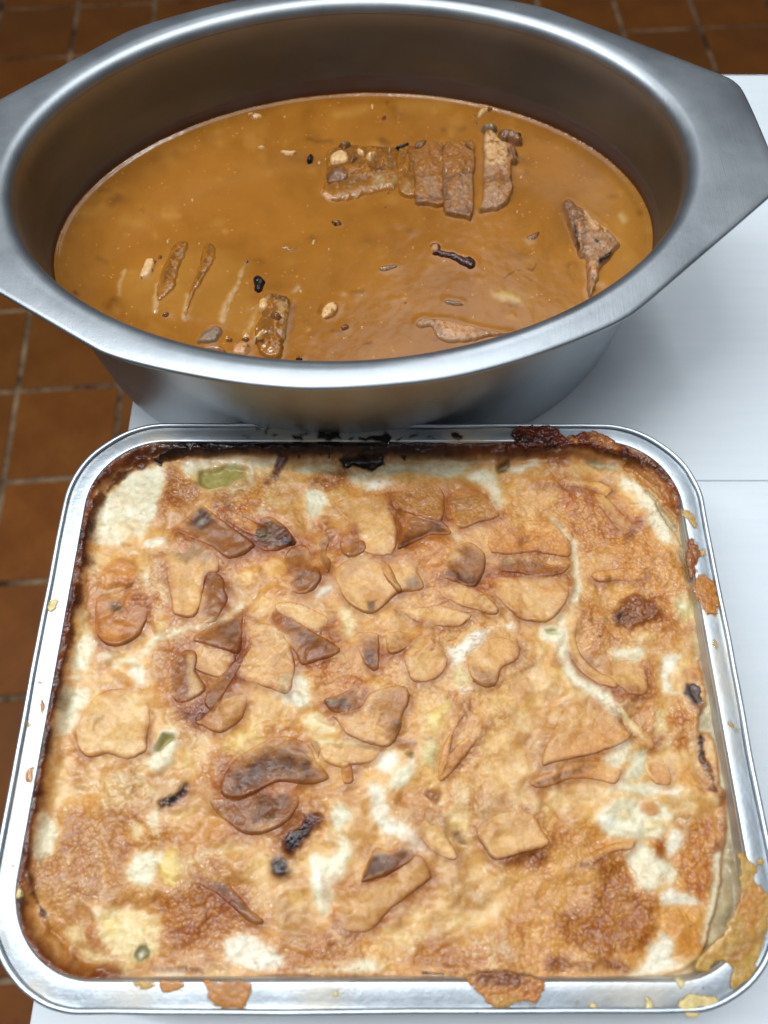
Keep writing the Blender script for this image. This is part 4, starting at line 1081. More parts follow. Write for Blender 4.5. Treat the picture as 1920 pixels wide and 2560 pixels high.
# ------------------------------------------------------------------ baked spills and burnt crumbs on the tray rim (parts of the gratin)
def patch(name, P, zb, h, col, mot, mat, parent, off, sub=(), edge=9., warp=3., sp=.0005, seed=0, deep=.0015, rough=.25, coat=0., dome=.4, coatcol=None, z0f=None):
    """a lump whose outline P (photo pixels) lies on the plane zb: own height, sides and underside"""
    P = smooth_closed(P, 3) if len(P) > 2 else P
    m = 16
    bx = [unp(P[:, 0].min() - m, P[:, 1].min() - m, zb), unp(P[:, 0].max() + m, P[:, 1].min() - m, zb), unp(P[:, 0].min() - m, P[:, 1].max() + m, zb), unp(P[:, 0].max() + m, P[:, 1].max() + m, zb)]
    bx = np.array([[float(a), float(b)] for a, b in bx])
    X, Y = np.meshgrid(np.arange(bx[:, 0].min(), bx[:, 0].max(), sp), np.arange(bx[:, 1].min(), bx[:, 1].max(), sp))
    px, py = proj(X, Y, zb + h * .0006)
    ax = px + warp * fbm(px, py, 14, 200 + seed, 3); ay = py + warp * fbm(px, py, 14, 300 + seed, 3)
    sd = sd_poly(ax, ay, P)
    inr = max(sd.max(), 2.5); t = np.clip(sd / min(edge, inr), 0, 1)
    prof = 1 - (1 - t) ** 2; t2 = np.clip(sd / inr, 0, 1)
    nz = fbm(px, py, 15, 400 + seed, 4); nf = fbm(px, py, 5, 500 + seed, 2)
    Z = zb + h * 1e-3 * (prof * (1 - dome) + t2 * dome) * (1 + rough * 1.6 * nz) + h * 1e-3 * rough * .35 * nf * prof
    if z0f is not None: Z = Z + z0f(X, Y)
    Z = np.where(sd < 0, Z - 1e-3 * np.clip(-sd / 4, 0, 1) * deep * 1000, Z)
    mask = sd > -5
    c = np.zeros(X.shape + (3,)) + lin(PAL[col]) * (1 + .16 * nz + .10 * nf)[..., None]
    for q in sub:
        q = q.split(); so = float(q[1]); al = float(q[2]); pan_ = q[3]; PP = gp(pan_, ' '.join(q[5:])); w = float(q[4]) / GP[pan_][2]
        s2 = sd_line(ax, ay, PP, w) if (w > 0 or len(PP) < 3) else sd_poly(ax, ay, PP)
        ks = (sstep((s2 + so * .5 + so * .5 * nz) / so) * al)[..., None]
        c = c * (1 - ks) + lin(PAL[q[0]]) * (1 + .2 * nf[..., None]) * ks
    if coat:
        kc = sstep((nz + .5 * nf - (.42 - coat * 1.6)) / .18)
        kc = np.maximum(kc, sstep((3 - sd) / 5) * .8)[..., None]
        c = c * (1 - kc) + lin(PAL[coatcol or 'gcoat']) * kc
    idx = -np.ones(X.shape, int); r = np.nonzero(mask); idx[r] = np.arange(len(r[0]))
    a = idx[:-1, :-1]; b = idx[:-1, 1:]; cc = idx[1:, 1:]; d = idx[1:, :-1]
    ok = (a >= 0) & (b >= 0) & (cc >= 0) & (d >= 0)
    F = np.stack([a[ok], b[ok], cc[ok], d[ok]], 1)
    V = np.stack([X[r], Y[r], Z[r]], 1)
    e = np.concatenate([F[:, [0, 1]], F[:, [1, 2]], F[:, [2, 3]], F[:, [3, 0]]])
    key = e[:, 0].astype(np.int64) * 10000000 + e[:, 1]; rk = e[:, 1].astype(np.int64) * 10000000 + e[:, 0]
    be = e[~np.isin(key, rk)]; n = len(V)
    V2 = V.copy(); V2[:, 2] = np.minimum(V2[:, 2] - .0002, zb - deep - .0002)
    C_ = np.clip(c[r], .002, 1); tk = np.clip(sd / 7, 0, 1)[r]; tk = np.concatenate([tk, tk])
    F = np.vstack([F, F[:, ::-1] + n, np.stack([be[:, 0], be[:, 0] + n, be[:, 1] + n, be[:, 1]], 1)])
    V = np.vstack([V, V2])
    if parent is None:
        ctr = np.array([V[:n, 0].mean(), V[:n, 1].mean(), zb - deep]); o = mesh_obj(name, V - ctr, F, mat, None, col=np.vstack([C_, C_]), attrs={'mot': np.full(2 * n, float(mot) * .4)})
        o.location = ctr
    else:
        o = mesh_obj(name, V - off, F, mat, parent, col=np.vstack([C_, C_]), attrs={'mot': np.full(2 * n, float(mot)), 'thick': tk})
    return o
GP = {str(k): (PO[k][0], PO[k][1], PS) for k in PO}
GP.update(a=(350, 300, 2.765), b=(150, 560, 2.765), c=(750, 220, 2.765), d=(950, 450, 2.37), e=(0, 0, 1.728), f=(960, 0, 1.728))
def gp(pn, s):
    ox, oy, k = GP[pn]
    return np.array([[ox + float(p.split(',')[0]) / k, oy + float(p.split(',')[1]) / k] for p in s.split()])
PAL.update(gravy=(166, 104, 38), gcoat=tuple(float(x) for x in _srgb(((lin((166, 104, 38)) * [.70, .745, .56]) / [.90, .92, .90]) ** (1 / 1.22))), gpale=(190, 132, 66), gbrown=(118, 70, 28), meat=(176, 140, 108), mbr=(138, 100, 66), mpink=(208, 164, 124), mgrey=(140, 118, 96), onion=(222, 188, 142), mdark=(106, 66, 36), mush=(132, 92, 56), char=(22, 14, 12), spill=(196, 164, 96), crumb=(112, 58, 26), palespill=(222, 206, 156))
SPILL = '''
burnt_crumb 2 umber 1.2 .3 : 1280,195 1340,205 1350,240 1300,242
burnt_crumb 2 char .8 0 : 105,190 125,185 130,215 108,212
burnt_crumb 2 char .9 0 : 280,215 330,210 345,240 300,245
burnt_crumb 2 char .9 0 : 440,215 480,195 570,200 590,245 460,245
burnt_crumb 2 char 1.0 0 : 700,235 780,225 870,205 895,240 870,285 780,255 710,260
burnt_crumb 2 char .7 0 : 160,205 185,205 180,225 160,225
burnt_crumb 2 char .7 0 : 350,205 380,210 372,225 350,220
burnt_crumb 2 umber .6 0 : 620,240 660,238 650,255 622,252
burnt_crumb 2 umber .6 0 : 1000,225 1060,210 1070,222 1010,240
burnt_crumb 2 umber .6 0 : 930,235 970,232 960,250 930,250
burnt_crumb 2 char .6 0 : 500,170 530,165 532,180 502,182
burnt_crumb 2 char .6 0 : 1120,235 1180,232 1175,245 1122,246
burnt_crumb 2 char .5 0 : 60,180 72,178 72,190 60,190
burnt_crumb 1 char .8 0 : 1530,210 1545,225 1562,215 1558,235 1535,235
baked_spill 3 red 2.2 1 : 60,165 200,155 330,165 350,195 430,212 500,195 590,195 680,235 760,290 770,325 700,330 560,290 400,285 250,300 90,300 55,240
baked_spill 3 spill .6 .2 : 1125,680 1185,705 1222,790 1200,805 1160,770 1130,730
baked_spill 3 mbrown 1.4 .8 : 1160,860 1215,900 1235,975 1215,1060 1200,1120 1150,1080 1150,940
baked_spill 3 amber 1.0 .3 : 1200,1110 1260,1095 1310,1130 1340,1200 1352,1300 1340,1345 1280,1350 1240,1300 1190,1220
baked_spill 3 spill .5 0 : 1225,935 1260,945 1250,980 1228,975
baked_spill 6 spill .4 0 : 1315,310 1340,312 1335,355 1318,350
baked_spill 6 spill .4 0 : 1410,815 1430,810 1450,850 1480,862 1470,870 1430,860
baked_spill 4 palespill .7 0 : 290,85 310,50 345,38 375,50 370,90 335,118 300,108
baked_spill 4 amber .5 0 : 238,565 260,562 262,585 240,585
baked_spill 4 amber .7 .3 : 245,690 278,685 285,740 270,770 250,740
baked_spill 4 spill .4 0 : 150,805 168,800 172,825 152,828
baked_spill 4 spill .4 0 : 176,830 195,825 192,850 178,850
baked_spill 4 amber .7 .3 : 172,1115 210,1098 215,1150 195,1205 165,1195 160,1150
baked_spill 7 palespill .5 0 : 92,675 115,655 140,680 132,715 100,712
baked_spill 7 spill .4 0 : 55,505 85,500 88,518 58,520
baked_spill 7 amber .5 .2 : 1282,1235 1400,1240 1560,1245 1578,1300 1550,1380 1490,1412 1370,1402 1310,1350
baked_spill 7 amber .4 .1 : 1005,1240 1150,1240 1130,1290 1070,1312 1020,1295
baked_spill 7 spill .5 0 : 840,1238 960,1240 970,1275 900,1292 850,1270
baked_spill 8 palespill .4 0 : 535,1305 555,1295 570,1310 560,1335 538,1332
baked_spill 9 brown 1.0 .6 : -230,1200 0,1180 200,1215 265,1260 232,1330 205,1390 120,1370 60,1395 -20,1405 -70,1400 -110,1360 -190,1290
baked_spill 9 palespill 1.0 0 : 890,1350 918,1345 945,1410 920,1428 885,1422
baked_spill 9 palespill .5 0 : 540,1385 575,1378 592,1405 575,1430 545,1420
baked_spill 9 palespill 1.6 .1 : 1120,1345 1160,1315 1260,1325 1355,1352 1345,1395 1260,1420 1225,1470 1150,1462 1095,1405
baked_spill 9 palespill .7 0 : 1085,1215 1130,1220 1140,1255 1115,1295 1098,1260
baked_spill 9 spill 1.0 .3 : 1478,430 1530,455 1570,490 1600,540 1575,600 1659,690 1690,760 1659,870 1640,975 1600,1100 1560,1200 1500,1260 1440,1295 1415,1240 1430,1150 1340,1110 1270,1190 1200,1160 1250,1060 1380,930 1465,760 1480,560
baked_spill 9 spill .6 0 : 1585,480 1605,465 1635,490 1620,525 1590,515
'''
SUBS = {('9', 'spill'): ['brown 30 .7 9 0 1560,560 1640,700 1600,900 1500,950 1490,760', 'mbrown 36 .6 9 34 1600,960 1450,1080', 'amber 26 .7 9 40 1480,700 1420,900 1300,1060', 'ycream 20 .6 9 14 1450,800 1400,930 1290,1060'],
        ('3', 'red'): ['umber 20 .8 3 26 60,240 300,270', 'honey 10 .6 3 10 400,230 450,260', 'brown 20 .7 3 40 560,230 700,300'],
        ('7', 'amber'): ['palespill 14 .6 7 50 1420,1320'], ('9', 'brown'): ['spill 14 .7 9 40 -40,1370 60,1380', 'crumb 20 .7 9 40 -150,1220 100,1230']}
for i, ln in enumerate(SPILL.strip().split('\n')):
    a, b = ln.split(':'); a = a.split(); P = gp(a[1], b.strip())
    h = float(a[3]) * (.55 if a[2] != 'red' else .8)
    patch(a[0], P, ZT + .0001, h, a[2], float(a[4]), M_BURNT, gratin, GOFF, sub=(SUBS.get((a[1], a[2]), ()) if len(P) > 9 else ()), edge=6, warp=8, seed=i, deep=.0004 if h < 1.9 else .001, rough=.22 + .25 * float(a[4]), dome=.2)

# ------------------------------------------------------------------ gravy
GRZ = 0.077
kz = (PZ - GRZ) / PZ
ga, gb = A0 - .0075 * kz ** 1.5, B0 - .0145 * kz ** 1.4
sp = .0008
lx, ly = np.meshgrid(np.arange(-ga - sp, ga + 2 * sp, sp), np.arange(-gb - sp, gb + 2 * sp, sp))
rad = (abs(lx / ga) ** 1.95 + abs(ly / gb) ** 1.95) ** (1 / 1.95)
# squeeze the outermost samples onto the wall so that the surface meets it cleanly
s_ = np.where(rad > 1.0, 1.0 / np.maximum(rad, 1e-6), 1.0)
lx2, ly2 = lx * s_, ly * s_
WX, WY = pan_xy(lx2, ly2)
qx, qy = proj(WX, WY, GRZ)
gxw = qx + 5 * fbm(qx, qy, 40, 701, 3); gyw = qy + 5 * fbm(qx, qy, 40, 702, 3)
g1 = fbm(qx, qy, 220, 703, 3); g2 = fbm(qx, qy, 60, 704, 4); g3 = fbm(qx, qy, 22, 705, 3)
col = lin(PAL['gravy']) * np.ones(lx.shape + (1,))
k = (sstep((qx - 1250) / 500) * .45 + sstep((g2 - .25) / .4) * .25)[..., None]; col = col * (1 - k) + lin(PAL['gpale']) * k  # paler right side paints the ceiling's weak reflection; other pale clouds are random
k = (sstep((-g2 - .2) / .5) * .25)[..., None]; col = col * (1 - k) + lin((140, 84, 22)) * k
mot = np.zeros(lx.shape)
rq = np.random.default_rng(21)
for q in range(70):
    cx_, cy_ = rq.uniform(170, 1620), rq.uniform(270, 880); rr_ = rq.uniform(7, 22); e_ = rq.uniform(.5, 1.6)
    dd = np.hypot((qx - cx_) * e_, (qy - cy_) * 1.5) + 6 * fbm(qx, qy, 14, 800 + q, 2)
    kq = (np.exp(-(dd / rr_) ** 2) * rq.uniform(.2, .5))[..., None]
    cc_ = 'gpale' if rq.random() < .6 else 'gbrown'
    col = col * (1 - kq) + lin(PAL[cc_]) * kq
    LUMP = kq[..., 0] * (.0006 if cc_ == 'gpale' else .0002) if q == 0 else LUMP + kq[..., 0] * (.0006 if cc_ == 'gpale' else .0002)
dwall = (1 - rad) * gb
H = .0012 * sstep((.0028 - dwall) / .0028) ** 2 + .00018 * g2 + .00006 * g3 + LUMP
GL = '''
e l gpale 24 .5 .1 0 22 : 735,680
e l gpale 24 .6 .2 0 26 : 1090,610
e l gpale 20 .5 .1 0 20 : 540,945 600,960
e l gpale 16 .5 .1 0 16 : 950,620
e l gbrown 14 .6 .1 0 10 : 500,850 480,880
e l gbrown 10 .5 0 0 6 : 430,815 470,820
b l gbrown 26 .6 .2 0 30 : 360,530 350,570
b l gpale 20 .5 .4 0 28 : 390,600
b l umber 14 .7 .3 0 9 : 105,470 125,480
b l gbrown 16 .5 .3 0 14 : 270,240 320,260
b l meat 10 .7 .3 0 16 : 1640,430 1600,470
b l gbrown 16 .6 0 0 16 : 1600,560 1590,690 1560,790
a l gpale 14 .5 .2 0 12 : 170,660 280,660
a l gbrown 16 .5 .2 0 18 : 1470,1190 1540,1195
a l gbrown 12 .6 .2 0 10 : 1130,1390 1170,1385
a l gbrown 12 .6 .2 0 12 : 1330,1460 1390,1470
a l gbrown 14 .6 .2 0 14 : 1530,1550 1590,1545
a l gpale 14 .6 .3 0 16 : 1160,1440
a l gbrown 9 .6 0 0 7 : 1235,1330 1245,1290
a l gpale 14 .6 .3 0 14 : 590,765
a l gbrown 14 .5 0 0 10 : 1150,130 1320,150
a l gbrown 30 .4 0 0 40 : 1050,270 1250,300
d l onion 20 .6 .5 0 22 : 680,670 820,710
d l gpale 20 .6 .3 0 28 : 780,800
d l onion 14 .5 .3 0 14 : 1430,215 1450,235
d l gpale 14 .6 .3 0 14 : 1560,280 1600,310
d l gpale 14 .6 .3 0 16 : 140,690
d l gbrown 5 .9 .3 0 4 : 735,585 770,555 830,540
d l gbrown 5 .9 .3 0 4 : 850,570 900,610
d l gbrown 5 .8 .2 0 4 : 870,530 900,540 925,500
d l gbrown 10 .6 .1 0 7 : 1120,500 1110,540 1140,590
d l gbrown 10 .5 .1 0 7 : 1150,490 1165,520
d l gbrown 14 .6 .3 0 12 : 760,755 800,755
d l gbrown 8 .6 .2 0 5 : 995,475
d l gbrown 30 .35 0 0 60 : 1090,180 1120,330
c l gbrown 10 .5 .1 0 7 : 60,355 110,365 210,355
c l gbrown 8 .7 .1 0 5 : 600,100 610,140
c l gpale 30 .5 .2 0 40 : 700,130 1000,110
c l gpale 20 .5 .2 0 30 : 450,140 250,180
c l gbrown 20 .5 0 0 22 : 650,140
c l gbrown 14 .6 .2 0 12 : 990,300
c l gbrown 14 .5 .2 0 12 : 1100,300 1140,290
c l gpale 20 .6 .4 0 24 : 1060,320
c l gbrown 16 .5 .2 0 16 : 1560,590
c l gbrown 16 .6 .2 0 18 : 560,360 600,400
b p gpale 40 .45 .9 0 : 640,330 760,180 1050,160 1290,260 1330,560 1290,760 1000,690 760,660 650,610
b p gpale 30 .4 .6 0 : 400,480 460,330 640,330 640,600 480,640
b l mpink 10 .85 1.0 0 12 : 670,420 655,500 655,600
b l mpink 10 .8 1.0 0 13 : 880,500 858,640
b l mpink 8 .8 .9 0 7 : 1285,260 1240,370 1180,490
b l mpink 14 .8 1.0 0 14 : 1180,480 1140,580 1120,660
b l mpink 12 .6 .8 0 12 : 1370,560 1320,680 1290,770
b l mpink 10 .7 .8 0 7 : 455,320 425,400 405,480
b p gpale 30 .6 .9 0 : 1330,580 1400,600 1540,720 1520,800 1340,800 1290,760
'''
out = []
for ln in GL.strip().split('\n'):
    a, b = ln.split(':'); a = a.split(); kk_ = GP[a[0]][2]
    out.append((a[1], a[2], float(a[3]) / kk_ * 1.3, float(a[4]), float(a[5]), 0, (float(a[7]) / kk_ if a[1] == 'l' else 0), gp(a[0], b.strip())))
EN_ = EN; EN = fbm(qx, qy, 17, 51, 3) * 1.2
paint(out, col, mot, H, gxw, gyw)
EN = EN_
